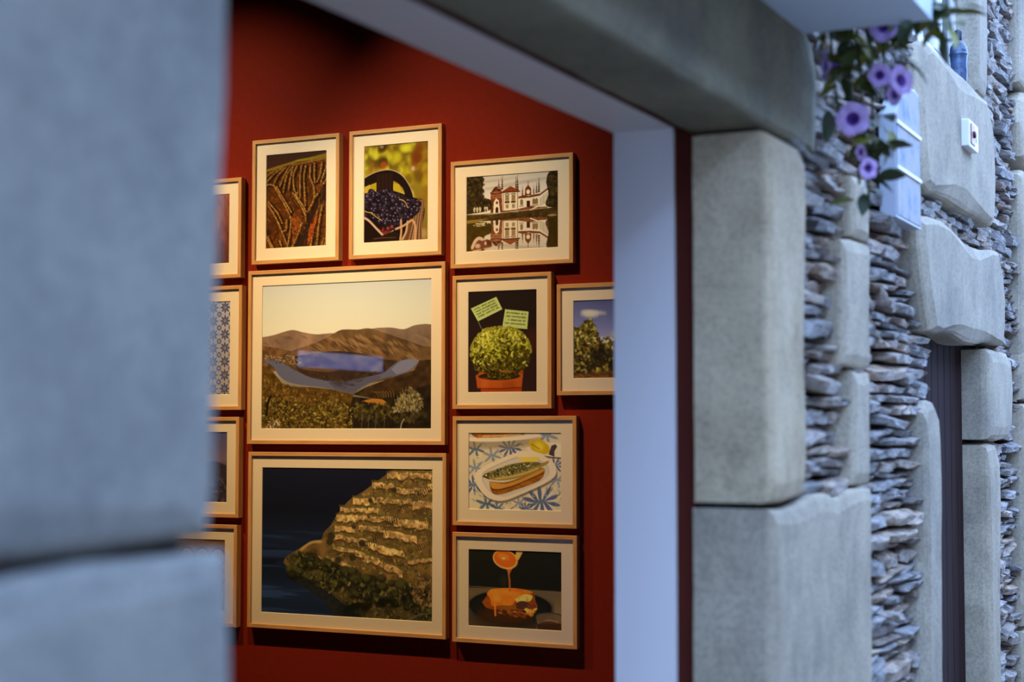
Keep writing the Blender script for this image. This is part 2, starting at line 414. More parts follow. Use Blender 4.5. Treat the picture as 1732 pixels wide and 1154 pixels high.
def print_terraces(W, H):
    c = Canvas(W, H, 5)
    c.grad([(0, (24, 21, 23)), (.3, (20, 18, 18)), (.5, (26, 28, 32)), (.66, (20, 20, 22)), (.86, (30, 34, 38)), (1, (27, 30, 33))])
    n = c.noise(3, 34, 3); n2 = c.noise(46, 40, 3); n3 = c.noise(16, 14, 3)
    m = np.clip((c.v - .36) * 6, 0, 1)[:, None] * np.clip((n - .52) * 5, 0, 1)
    c.a += m[:, :, None] * np.array((14, 18, 22.))
    shore = smooth([(.15, .66), (.24, .7), (.33, .77), (.42, .83), (.5, .9), (.62, 1)])
    c.poly(shore + [(.44, 1), (.36, .88), (.24, .8), (.16, .72)], (34, 30, 18), .85, n2, .6)
    hill = smooth([(.82, -.02), (.75, .03), (.68, .09), (.6, .16), (.54, .2), (.49, .26), (.45, .32), (.42, .38), (.375, .44), (.36, .485), (.3, .5), (.22, .56), (.15, .615), (.142, .66), (.2, .7), (.3, .765), (.4, .82), (.46, .88), (.55, .95), (.62, 1)])
    hp = hill + [(1, 1), (1, 0)]
    c.poly(hp, (98, 66, 28), 1, n3, .8)
    up = [q for q in hp if q[1] < .5] + [(.36, .5), (.45, .62), (.7, .72), (1, .72), (1, 0)]
    c.splat(900, [(.8, .02), (.6, .18), (.45, .33), (.38, .46), (.4, .58), (.6, .68), (.85, .72), (1, .66), (1, .0)], [(110, 88, 34), (84, 66, 26), (128, 92, 40), (70, 50, 22)], .008, .75, .5)
    wall = (198, 138, 70); dark = (74, 46, 20)
    T = [(.74, .86, .028, .02, .05), (.87, 1.0, .03, .03, .04), (.655, .78, .09, .1, .045), (.79, .97, .13, .125, .042), (.97, 1, .1, .1, .05),
         (.545, .64, .2, .205, .05), (.655, .885, .195, .2, .043), (.885, 1, .21, .22, .055), (.47, .69, .265, .265, .034), (.45, .575, .315, .31, .05),
         (.58, .78, .318, .315, .038), (.78, .97, .33, .345, .055), (.44, .555, .388, .395, .042), (.58, .72, .38, .388, .036), (.72, .91, .405, .44, .052),
         (.435, .63, .445, .475, .038), (.63, .84, .49, .545, .05), (.43, .555, .525, .545, .03), (.56, .70, .55, .6, .05), (.70, .83, .61, .665, .055), (.39, .56, .585, .66, .03), (.86, 1, .6, .58, .03), (.60, .70, .72, .76, .03)]
    for (a, b, va, vb, h) in T:
        k = max(5, int((b - a) * 60)); ed = [(a + (b - a) * i / k, va + (vb - va) * i / k + .012 * (c.r.rand() - .5)) for i in range(k + 1)]
        lo = [(x, y + h * (.7 + .4 * c.r.rand())) for x, y in ed][::-1]
        tone = .74 + .26 * c.r.rand()
        c.poly([(x, y + .014) for x, y in lo[::-1]] + [(x, y - .004) for x, y in lo], dark, .9)
        c.poly(ed + lo, tuple(q * tone for q in wall), 1, n2, .9)
        c.line([(x, y - .006) for x, y in ed], .012, (92, 72, 30), .8, .6)
        for q in range(int((b - a) * 90)):
            x = a + (b - a) * c.r.rand(); y = va + (vb - va) * (x - a) / (b - a) + h * c.r.rand()
            c.ell(x, y, .005 + .006 * c.r.rand(), .006 + .005 * c.r.rand(), [(120, 78, 36), (74, 52, 24), (212, 160, 92), (88, 76, 34)][c.r.randint(4)], .38, c.r.rand() * 3, .9)
    c.splat(520, [(.8, .02), (.6, .18), (.45, .33), (.38, .46), (.4, .58), (.6, .68), (.85, .74), (1, .7), (1, .0)], [(104, 84, 34), (76, 60, 24), (60, 42, 18), (134, 98, 46)], .007, .7, .45)
    for i in range(16):
        x = .46 + .5 * c.r.rand(); y = .12 + .5 * c.r.rand()
        if x < .8 - y * .75: continue
        for q in range(5): c.line([(x + q * .011, y), (x + q * .011 - .004, y + .02)], .003, (62, 42, 18), .7)
    for (x, y) in ((.79, .26), (.88, .19), (.73, .345), (.66, .455), (.72, .37), (.9, .51), (.6, .5), (.93, .14)):     # stairs and vine stakes
        for q in range(7): c.line([(x + q * .012, y - q * .006), (x + .008 + q * .012, y + .028 - q * .006)], .004, (50, 34, 18), .85)
    for (x, y, z) in ((.645, .215, .013), (.78, .145, .016), (.55, .395, .013), (.545, .6, .02), (.6, .5, .02), (.42, .46, .024), (.46, .62, .02), (.41, .5, .02)):
        c.ell(x, y, z, z * 1.1, (48, 36, 16), .9, 0, .4)
    ed = smooth([(.36, .5), (.3, .51), (.24, .56)]); c.line(ed, .014, (176, 124, 62), .6, .5)
    c.line(smooth([(.34, .6), (.42, .65), (.52, .7), (.57, .72)]), .010, (150, 104, 52), .8)
    c.line(smooth([(.34, .62), (.42, .665), (.52, .715)]), .008, (44, 28, 12), .9)
    low = [(.15, .62), (.22, .57), (.33, .58), (.36, .63), (.55, .72), (.62, .78), (.8, .8), (1, .7), (1, 1), (.62, 1), (.46, .88), (.3, .765), (.2, .7)]
    c.poly(low, (58, 44, 18), .75, n3, .8)
    for i in range(150):
        t = c.r.rand(); x = .18 + .8 * t; y = (.62 + .22 * t) + .16 * (c.r.rand() - .3)
        if y > .99: continue
        z = .018 + .022 * c.r.rand(); k = .55 + .5 * c.r.rand()
        c.ell(x, y + .01, z, z, (30 * k, 23 * k, 9 * k), .8, 0, .5); c.ell(x - .004, y, z * .8, z * .75, (84 * k, 70 * k, 28 * k), .75, 0, .9)
    c.splat(420, low, [(96, 78, 32), (60, 50, 20), (34, 27, 10), (122, 90, 42)], .009, .6, .5)
    for i in range(60):
        x = .5 + .5 * c.r.rand(); y = .97 - .26 * (x - .5) * 1.1 - .04 * c.r.rand()
        c.ell(x, y, .014, .02, (24, 19, 8), .55, 0, .6)
    c.splat(160, [(.86, .74), (1, .7), (1, .9), (.9, .88)], [(134, 92, 44), (104, 70, 32), (60, 42, 18)], .010, .7, .5)
    c.ell(.54, .97, .08, .06, (22, 20, 12), .6, 0, 1); c.line([(.86, .99), (.93, .95), (.99, .94)], .006, (100, 84, 52), .6)
    return c.out()

def print_vineyard(W, H):
    c = Canvas(W, H, 7)
    c.grad([(0, (70, 46, 26)), (.12, (76, 46, 30)), (1, (62, 40, 20))])
    n = c.noise(10, 14, 4); n2 = c.noise(30, 44, 3)
    rid = smooth([(0, .172), (.2, .14), (.4, .112), (.55, .09), (.75, .085), (1, .062)])
    c.poly(rid + [(1, 1), (0, 1)], (98, 54, 18), 1, n2, 1.1)
    m = n * (np.array(c.v)[:, None] > .2)
    for i in range(60):
        x, y = c.r.rand(), .25 + .75 * c.r.rand(); c.ell(x, y, .05, .03, (132, 68, 22), .28, c.r.rand() * 3, 1)
        c.ell(c.r.rand(), .3 + .7 * c.r.rand(), .05, .035, (50, 30, 14), .35, c.r.rand() * 3, 1)
    c.poly([(1, .3), (.93, .37), (.86, .46), (.8, .55), (.7, .66), (.66, .74), (.62, .8), (.56, .9), (.5, 1), (.7, 1), (.7, .85), (.76, .72), (.84, .6), (.92, .55), (1, .5)], (54, 34, 18), .95)
    Z = lambda pts: [((x - 65) / 627, (y - (112 - 50 * (x - 65) / 627)) / 978) for x, y in pts]
    rows = [[(215, 240), (120, 300), (66, 345)], [(250, 240), (150, 310), (70, 400)], [(275, 240), (190, 330), (150, 420)], [(305, 240), (255, 330), (210, 440)],
            [(345, 235), (280, 330), (245, 500)], [(345, 240), (320, 350), (300, 480)], [(385, 230), (350, 330), (360, 470), (395, 520)], [(435, 220), (418, 350), (420, 560)],
            [(475, 225), (458, 340), (465, 480), (475, 640)], [(525, 215), (520, 340), (555, 440), (560, 560), (500, 700)], [(565, 200), (562, 300), (570, 400)],
            [(640, 190), (620, 320), (590, 390)], [(688, 230), (655, 320), (632, 390)], [(690, 350), (655, 410)],
            [(70, 430), (110, 420), (160, 440)], [(155, 440), (230, 570), (300, 700), (325, 760)], [(175, 440), (270, 600), (330, 700)], [(345, 505), (420, 620), (470, 720), (480, 790)],
            [(370, 520), (440, 620), (485, 700)], [(95, 640), (160, 740), (215, 850), (260, 960), (290, 1040)], [(90, 600), (180, 700), (240, 820)],
            [(330, 760), (320, 900), (290, 1080)], [(440, 800), (400, 930), (335, 1075)], [(600, 680), (560, 830), (530, 1060)], [(645, 630), (615, 800), (590, 1050)],
            [(285, 780), (280, 870), (255, 900)], [(70, 930), (95, 1000), (130, 1075)], [(90, 960), (150, 1080)], [(215, 1000), (235, 1060)], [(660, 960), (640, 1060)], [(690, 900), (670, 1060)], [(400, 480), (390, 520)], [(560, 560), (600, 510)]]
    for r in rows:
        q = smooth(Z(r), 8); c.line([(x + .026, y + .010) for x, y in q], .042, (44, 26, 12), .7, .3)
    for k, r in enumerate(rows):
        q = np.array(smooth(Z(r), 8)); L = np.r_[0, np.cumsum(np.hypot(*np.diff(q, axis=0).T))]
        for t in np.arange(0, L[-1], .006):
            x = np.interp(t, L, q[:, 0]); y = np.interp(t, L, q[:, 1]); z = .006 + .006 * c.r.rand(); g = .65 + .55 * c.r.rand()
            c.ell(x + .01 * (c.r.rand() - .5), y, z * 1.3, z, (132 * g, 86 * g, 30 * g), .85, 0, .5)
            c.ell(x - .007 + .008 * (c.r.rand() - .5), y - .003, z * .7, z * .55, (206 * g, 156 * g, 76 * g), .8, 0, .6)
    for i in range(26):                                     # faint rows between the strong ones
        x = c.r.rand(); y = .3 + .65 * c.r.rand(); d = .06 + .1 * c.r.rand(); s_ = (c.r.rand() - .35) * .12
        c.line(smooth([(x, y), (x + s_ * .6, y + d * .5), (x + s_, y + d)]), .012, (140, 92, 36), .45, .7)
    c.splat(160, Z([(560, 800), (600, 700), (550, 900), (500, 1050), (520, 850)]), [(176, 84, 30), (150, 66, 22)], .02, .6, .5)
    c.splat(140, Z([(330, 740), (440, 760), (400, 900), (350, 1000)]), [(164, 84, 30), (126, 70, 26)], .018, .6, .5)
    c.splat(420, [(0, .2), (1, .12), (1, 1), (0, 1)], [(140, 92, 34), (70, 42, 16), (168, 104, 38)], .010, .5, .6)
    c.line(rid, .035, (148, 116, 34), .95, .4); c.line([(x, y + .012) for x, y in smooth([(.42, .115), (.7, .1), (1, .075)])], .02, (170, 128, 60), .7, .5)
    c.line([(.5, .09), (.75, .07), (1, .04)], .022, (158, 132, 36), .9, .4)
    return c.out()

def print_grapes(W, H):
    c = Canvas(W, H, 9)
    c.grad([(0, (120, 92, 22)), (.4, (150, 122, 34)), (1, (136, 108, 44))])
    for i in range(150):
        x, y = c.r.rand(), c.r.rand() * .72
        k = c.r.randint(5)
        col = [(206, 190, 42), (182, 156, 34), (98, 72, 20), (220, 208, 60), (150, 108, 30)][k]
        if x > .78 and k in (0, 3): col = (150, 104, 30)
        c.ell(x, y, .035 + .05 * c.r.rand(), .03 + .04 * c.r.rand(), col, .6, c.r.rand() * 3, .9)
    for i in range(16): c.ell(.02 + .1 * c.r.rand() + (.75 if i % 2 else .2), .02 + .2 * c.r.rand(), .05, .05, (122, 62, 20) if i % 2 else (74, 52, 18), .6, 1, .9)
    c.ell(.31, .215, .06, .04, (170, 86, 28), .8, 0, .8)
    c.ell(.76, .27, .03, .025, (226, 208, 170), .6, 0, 1); c.ell(.28, .02, .03, .02, (222, 200, 150), .5, 0, 1); c.ell(.92, .93, .06, .05, (214, 176, 110), .5, 0, 1)
    brn = (38, 24, 14)
    arc = smooth([(-.05, .36), (.05, .315), (.2, .275), (.36, .262), (.48, .28), (.6, .335), (.7, .43), (.76, .53), (.78, .62)], 8)
    inn = smooth([(.64, .62), (.64, .54), (.6, .46), (.52, .4), (.44, .38), (.25, .38), (.12, .4), (-.05, .45)], 8)
    c.poly(arc + inn, brn); c.poly([(.2, .3), (.46, .3), (.46, .55), (.2, .55)], (46, 28, 16))
    for k in (.24, .3, .36, .42): c.line([(k, .3), (k - .01, .52)], .008, (72, 46, 26), .6)
    c.line(arc[6:], .014, (206, 170, 120), .8, .3); c.line(inn[6:18], .010, (170, 132, 84), .7, .3)
    c.poly([(.1, .4), (.12, .5), (-.02, .52), (-.02, .43)], (196, 160, 54)); c.poly([(.47, .4), (.55, .42), (.61, .52), (.55, .55), (.47, .5)], (190, 160, 44))
    bk = smooth([(-.05, .5), (.1, .49), (.25, .47), (.45, .48), (.65, .53), (.8, .57), (.9, .6), (.94, .7), (.9, .85), (.86, 1.02)], 6)
    c.poly(bk + [(-.05, 1.02)], (34, 22, 16))
    c.poly([(.76, .62), (.86, .57), (.94, .6), (.92, .72), (.9, .86), (.84, 1.02), (.6, 1.02), (.66, .85)], (112, 74, 40))
    for i in range(12): c.line(smooth([(.7 + i * .018, 1), (.76 + i * .012, .84), (.8 + i * .012, .68 - .02 * (i % 3)), (.88 + i * .004, .6)]), .016, [(196, 150, 96), (70, 42, 22), (150, 106, 62)][i % 3], .8, .2)
    grp = []
    for i in range(330):
        x, y = c.r.rand() * .86, .455 + .45 * c.r.rand()
        if y < .47 + max(0, x - .35) * .28 or y > .72 + .28 * x and x < .35 or y > .93 - max(0, x - .3) * .42: continue
        grp.append((y, x))
    for y, x in sorted(grp):
        z = .030 + .012 * c.r.rand(); k = .7 + .6 * c.r.rand()
        c.ell(x, y, z, z * .72 * 1.0, (30 * k, 21 * k, 24 * k), 1, 0, .25)
        c.ell(x + .004, y - .005, z * .7, z * .48, (62 * k, 47 * k, 50 * k), .7, 0, .7)
        if c.r.rand() < .7: c.ell(x - .008, y - .010, z * .34, z * .2, (178, 154, 142), .65, -.3, .8)
    c.splat(26, [(.22, .86), (.46, .84), (.4, .92), (.28, .93)], [(112, 40, 26), (140, 60, 40)], .018, .8, .9)
    for pts in ([(.0, .66), (.06, .68), (.14, .69)], [(.12, .69), (.2, .735), (.28, .77)], [(.56, .57), (.64, .6), (.68, .66)]): c.line(smooth(pts), .012, (206, 160, 56), .9, .2)
    c.poly(smooth([(-.02, .74), (.08, .77), (.2, .84), (.33, .925)]) + [(.33, .95), (.2, 1.0), (-.02, 1.02)], (36, 22, 12))
    c.line(smooth([(-.02, .725), (.08, .765), (.2, .85), (.31, .93)]), .03, (206, 164, 116), .95); c.line(smooth([(.3, .93), (.38, .92), (.46, .885)]), .022, (176, 136, 90), .9)
    c.poly([(.28, .93), (.46, .89), (.58, .93), (.58, 1.02), (0, 1.02), (0, .98)], (44, 28, 16)); c.line([(.16, .955), (.3, .95), (.5, .955)], .010, (120, 86, 50), .7)
    for pts in ([(.58, .78), (.585, .9), (.57, .98)], [(.68, .8), (.66, .9), (.6, .98)], [(.76, .79), (.8, .86), (.79, .99)], [(.5, .87), (.62, .84), (.74, .79)]): c.line(smooth(pts), .03, (206, 158, 100), .9, .15)
    return c.out()

def print_palace(W, H):
    c = Canvas(W, H, 11)
    c.grad([(0, (196, 176, 138)), (.1, (206, 184, 146)), (.3, (222, 200, 158)), (1, (232, 210, 166))])
    n = c.noise(26, 22, 3); n2 = c.noise(60, 50, 2)
    for y, x in ((.13, .6), (.1, .8), (.17, .35), (.08, .3)): c.ell(x, y, .22, .018, (170, 150, 120), .5, -.05, 1)
    wht = (228, 206, 160); red = (112, 52, 22); drk = (66, 30, 14)
    def turret(x, y0, y1, w):
        c.poly([(x - w, y1), (x - w * .6, y0 + (y1 - y0) * .45), (x, y0), (x + w * .6, y0 + (y1 - y0) * .45), (x + w, y1)], drk)
        for k in (.5, .68, .85): c.line([(x - w * 1.2, y0 + (y1 - y0) * k), (x + w * 1.2, y0 + (y1 - y0) * k)], .006, (214, 184, 140), .8)
        c.line([(x, y0 - .02), (x, y0 + .05)], .004, drk)
    def palace():
        c.poly([(.27, .50), (.27, .28), (.29, .2), (.32, .16), (.37, .15), (.39, .2), (.4, .5)], (126, 64, 30), 1, n2, .7)
        c.poly([(.3, .5), (.305, .36), (.33, .31), (.36, .34), (.375, .5)], wht)
        c.poly([(.325, .5), (.325, .44), (.34, .42), (.355, .44), (.355, .5)], drk); c.ell(.34, .37, .012, .02, red)
        for k in range(9): c.ell(.275 + .014 * k, .18 + .03 * abs(k - 4) * .5, .007, .018, drk, .9)
        for y in (.23, .27, .3): c.line([(.28, y), (.39, y)], .007, (220, 184, 140), .6, .5)
        turret(.36, .1, .2, .012); turret(.397, .045, .2, .011); turret(.545, .07, .22, .010); turret(.562, .05, .22, .012); turret(.79, .1, .27, .011); turret(.765, .16, .28, .011); turret(.615, .2, .3, .010); turret(.735, .2, .3, .010)
        c.poly([(.57, .5), (.57, .3), (.8, .285), (.89, .22), (.89, .44), (.8, .48)], wht)
        c.poly([(.57, .31), (.63, .295), (.68, .31), (.73, .295), (.8, .29), (.89, .215), (.89, .24), (.8, .315), (.7, .33), (.57, .335)], red)
        c.poly([(.64, .3), (.645, .21), (.675, .165), (.705, .21), (.71, .3)], red); c.ell(.675, .255, .02, .03, wht); c.line([(.675, .12), (.675, .18)], .006, drk)
        for x in (.605, .735, .765): c.poly([(x - .015, .42), (x - .015, .36), (x, .34), (x + .015, .36), (x + .015, .42)], (138, 104, 62)); c.line([(x - .02, .435), (x + .02, .435)], .007, red, .8)
        c.poly([(.66, .46), (.66, .37), (.695, .37), (.695, .46)], drk)
        for k in range(7): c.line([(.805 + .012 * k, .45 - .008 * k), (.805 + .012 * k, .34 - .011 * k)], .004, (128, 88, 50), .8)
        c.poly([(.57, .47), (.7, .44), (.8, .46), (.88, .46), (.88, .5), (.57, .52)], (120, 66, 36), 1, n2, .6); c.line([(.7, .49), (.78, .45)], .012, wht)
        c.poly([(.405, .475), (.405, .24), (.565, .24), (.565, .475)], wht); c.poly([(.385, .24), (.405, .22), (.485, .165), (.57, .22), (.585, .24)], (134, 66, 30))
        c.line([(.385, .242), (.585, .242)], .010, drk); c.line([(.408, .25), (.408, .48)], .007, (150, 90, 50)); c.line([(.562, .25), (.562, .48)], .007, (150, 90, 50))
        for x in (.45, .518):
            c.poly([(x - .021, .355), (x - .021, .275), (x + .021, .275), (x + .021, .355)], (150, 118, 72)); c.line([(x - .024, .268), (x, .26), (x + .024, .268)], .008, red)
            c.poly([(x - .024, .385), (x - .024, .358), (x + .024, .358), (x + .024, .385)], (104, 50, 24)); c.poly([(x - .016, .452), (x - .016, .4), (x + .016, .4), (x + .016, .452)], (160, 126, 78))
        c.poly([(.385, .48), (.58, .475), (.58, .5), (.385, .51)], (128, 74, 32))
    palace()
    tree = [(62, 46, 20), (44, 32, 14), (84, 64, 28)]
    def trees():
        c.poly(smooth([(-.02, -.02), (.16, -.01), (.19, .06), (.18, .18), (.2, .3), (.27, .33), (.26, .46), (-.02, .5)]), (54, 40, 18), 1, n, .9)
        c.splat(260, [(0, 0), (.19, .02), (.2, .3), (.27, .34), (.25, .44), (0, .46)], tree, .016, .7, .6)
        c.poly(smooth([(1.02, -.02), (.9, .02), (.87, .14), (.89, .3), (.86, .42), (.9, .47), (1.02, .48)]), (52, 38, 16), 1, n, .9)
        c.splat(160, [(1, 0), (.9, .03), (.88, .14), (.9, .3), (.87, .42), (1, .46)], tree, .014, .7, .6)
    trees()
    for x in (.095, .125, .155, .21, .23): c.ell(x, .445, .014, .035, (214, 186, 136), .9); 
    for x in (.105, .14, .2, .222): c.ell(x, .46, .007, .022, (84, 62, 30), .9)
    top = c.a[: int(.555 * c.H)].copy()
    y0 = int(.555 * c.H); hh = c.H - y0
    ref = top[::-1][int(.02 * c.H):]; k = min(hh, ref.shape[0])
    c.a[y0:y0 + k] = ref[:k] * .86 + np.array((196, 160, 100.)) * .12
    c.poly([(-.02, .5), (.3, .505), (.6, .505), (1.02, .47), (1.02, .6), (.6, .585), (.3, .6), (-.02, .6)], (74, 54, 22), 1, n, .8)
    c.line([(0, .5), (.25, .515), (.55, .495), (.88, .475)], .008, (206, 178, 128), .7); c.poly([(.0, .58), (.25, .565), (.1, .62), (0, .635)], (150, 112, 44), .9)
    c.poly([(-.02, .62), (.2, .61), (.27, .66), (.25, .74), (.19, .82), (.14, .92), (.1, 1.02), (-.02, 1.02)], (74, 54, 14), .95, n, .4)
    c.poly([(.87, .56), (1.02, .55), (1.02, 1.02), (.9, 1.02), (.88, .9), (.9, .75)], (66, 46, 12), .95, n, .4)
    c.splat(18, [(.06, .63), (.2, .62), (.2, .655), (.08, .665)], [(212, 184, 132)], .016, .7, .35, 0); c.ell(.93, .575, .05, .014, (196, 164, 110), .7, 0, .6)
    sk = (206, 170, 126); c.poly(smooth([(.06, .95), (.09, .86), (.13, .81), (.17, .81), (.19, .85), (.24, .84), (.28, .88), (.28, .94), (.22, .965), (.16, .99), (.08, 1.0), (.05, .98)]), (120, 70, 40))
    c.line(smooth([(.07, .94), (.1, .86), (.14, .82), (.18, .835)]), .03, sk); c.ell(.13, .92, .03, .03, sk, .9, 0, .6); c.ell(.25, .885, .03, .035, (96, 54, 30), 1, 0, .4); c.ell(.215, .89, .014, .025, sk, .9)
    c.line([(.08, .985), (.16, .97)], .016, sk, .8); c.line([(.2, .96), (.27, .95)], .014, sk, .7)
    return c.out()

def print_basil(W, H):
    c = Canvas(W, H, 13)
    c.grad([(0, (38, 27, 18)), (.5, (44, 27, 18)), (1, (52, 30, 22))])
    c.ell(.95, .5, .12, .12, (84, 36, 20), .45, 0, 1)
    for q in (([(.05, .17), (.415, .065), (.5, .185), (.15, .295)], 0), ([(.545, .19), (.875, .22), (.855, .385), (.505, .36)], 1)):
        p = np.array(q[0]); c.poly(q[0], (178, 172, 92)); c.line([tuple(p[0]), tuple(p[3]), tuple(p[2])], .008, (206, 200, 120), .8)
        for k in range(4):
            t = .17 + .2 * k; a = p[0] * (1 - t) + p[3] * t; b = p[1] * (1 - t) + p[2] * t
            for w in range(15):
                if c.r.rand() < .16: continue
                s0 = .08 + w * .055; s1 = s0 + .05; e = (c.r.rand(2) - .5) * .014
                c.line([tuple(a + (b - a) * s0 + e), tuple(a + (b - a) * (s0 + .025) - e), tuple(a + (b - a) * s1 + e)], .009, (92, 86, 40), .85)
    c.line([(.15, .295), (.2, .37)], .010, (120, 108, 56)); c.line([(.52, .36), (.515, .4)], .010, (120, 108, 56))
    ball = smooth([(.05, .6), (.08, .5), (.16, .42), (.26, .375), (.4, .36), (.52, .362), (.66, .37), (.78, .42), (.86, .5), (.9, .6), (.88, .7), (.8, .78), (.68, .83), (.5, .85), (.32, .84), (.18, .8), (.08, .72), (.05, .6)])
    c.poly(ball, (84, 68, 16), 1, c.noise(24, 30, 3), .9)
    c.splat(520, ball, [(62, 48, 12), (100, 82, 20), (48, 36, 10)], .026, .7, .5)
    c.splat(560, ball, [(158, 142, 38), (184, 166, 56), (134, 116, 28), (196, 176, 84)], .020, .8, .5, keep=lambda x, y: max(.06, min(1, (.74 - y) * 3 - (x - .45) * .5)))
    for i in range(90):
        t = c.r.rand() * 6.28; c.ell(.475 + .43 * math.cos(t), .6 + .24 * math.sin(t), .02, .012, (140, 122, 36) if math.sin(t) < .2 else (66, 52, 14), .9, c.r.rand() * 3, .4)
    c.poly([(.16, .79), (.8, .79), (.77, 1.02), (.2, 1.02)], (150, 62, 20)); c.poly([(.12, .835), (.79, .835), (.77, .945), (.14, .95)], (170, 78, 28))
    c.ell(.455, .835, .335, .05, (176, 84, 32)); c.ell(.455, .838, .3, .038, (50, 30, 14)); c.line([(.14, .952), (.45, .962), (.77, .948)], .014, (112, 42, 14), .9)
    c.splat(200, [(.14, .74), (.85, .74), (.7, .84), (.5, .865), (.3, .85)], [(72, 56, 14), (46, 34, 10), (104, 86, 26)], .02, .85, .5)
    c.ell(.6, .93, .1, .05, (120, 50, 18), .4, 0, 1); c.ell(.25, .9, .06, .05, (192, 96, 40), .5, 0, 1)
    return c.out()

def print_vines(W, H):
    c = Canvas(W, H, 15)
    c.grad([(0, (84, 78, 92)), (.3, (112, 104, 116)), (.5, (142, 128, 128)), (1, (90, 60, 24))])
    c.ell(.17, .18, .09, .045, (206, 178, 132), .8, .1, .9); c.ell(.22, .165, .12, .03, (196, 168, 128), .7, .1, 1); c.ell(.57, .2, .1, .03, (180, 154, 124), .7, 0, 1); c.ell(.8, .35, .16, .06, (200, 176, 150), .6, 0, 1)
    c.splat(60, [(.3, .45), (.6, .45), (.6, .6), (.3, .6)], [(214, 192, 160), (190, 164, 130)], .03, .7, .6)
    grn = [(120, 98, 34), (152, 126, 48), (84, 64, 20), (58, 40, 14), (176, 150, 74)]
    def bush(p, n): c.poly(p, (62, 46, 16), .85); c.splat(n, p, grn, .017, .8, .55)
    bush([(-.02, .32), (.06, .36), (.13, .26), (.19, .25), (.24, .38), (.28, .5), (.3, .66), (-.02, .66)], 260)
    bush([(.46, .5), (.49, .3), (.53, .12), (.57, .1), (.6, .24), (.6, .5), (.56, .62)], 150)
    bush([(.7, .5), (.74, .3), (.8, .2), (.88, .3), (.94, .24), (1.02, .4), (1.02, .66), (.7, .66)], 240)
    c.poly([(-.02, .62), (.3, .56), (.5, .5), (.7, .58), (1.02, .6), (1.02, 1.02), (-.02, 1.02)], (54, 38, 16), .9, c.noise(20, 16, 3), .9)
    c.splat(520, [(0, .56), (.25, .5), (.55, .46), (1, .58), (1, .92), (0, .94)], grn + [(40, 28, 12), (34, 24, 12), (140, 84, 34)], .018, .7, .55)
    c.ell(.28, .7, .1, .1, (34, 24, 14), .7, 0, .8); c.ell(.5, .66, .09, .08, (46, 28, 18), .6, 0, .8)
    c.poly([(-.02, .94), (.4, .9), (1.02, .92), (1.02, 1.02), (-.02, 1.02)], (110, 66, 30), .8, c.noise(40, 60, 2), .9)
    return c.out()

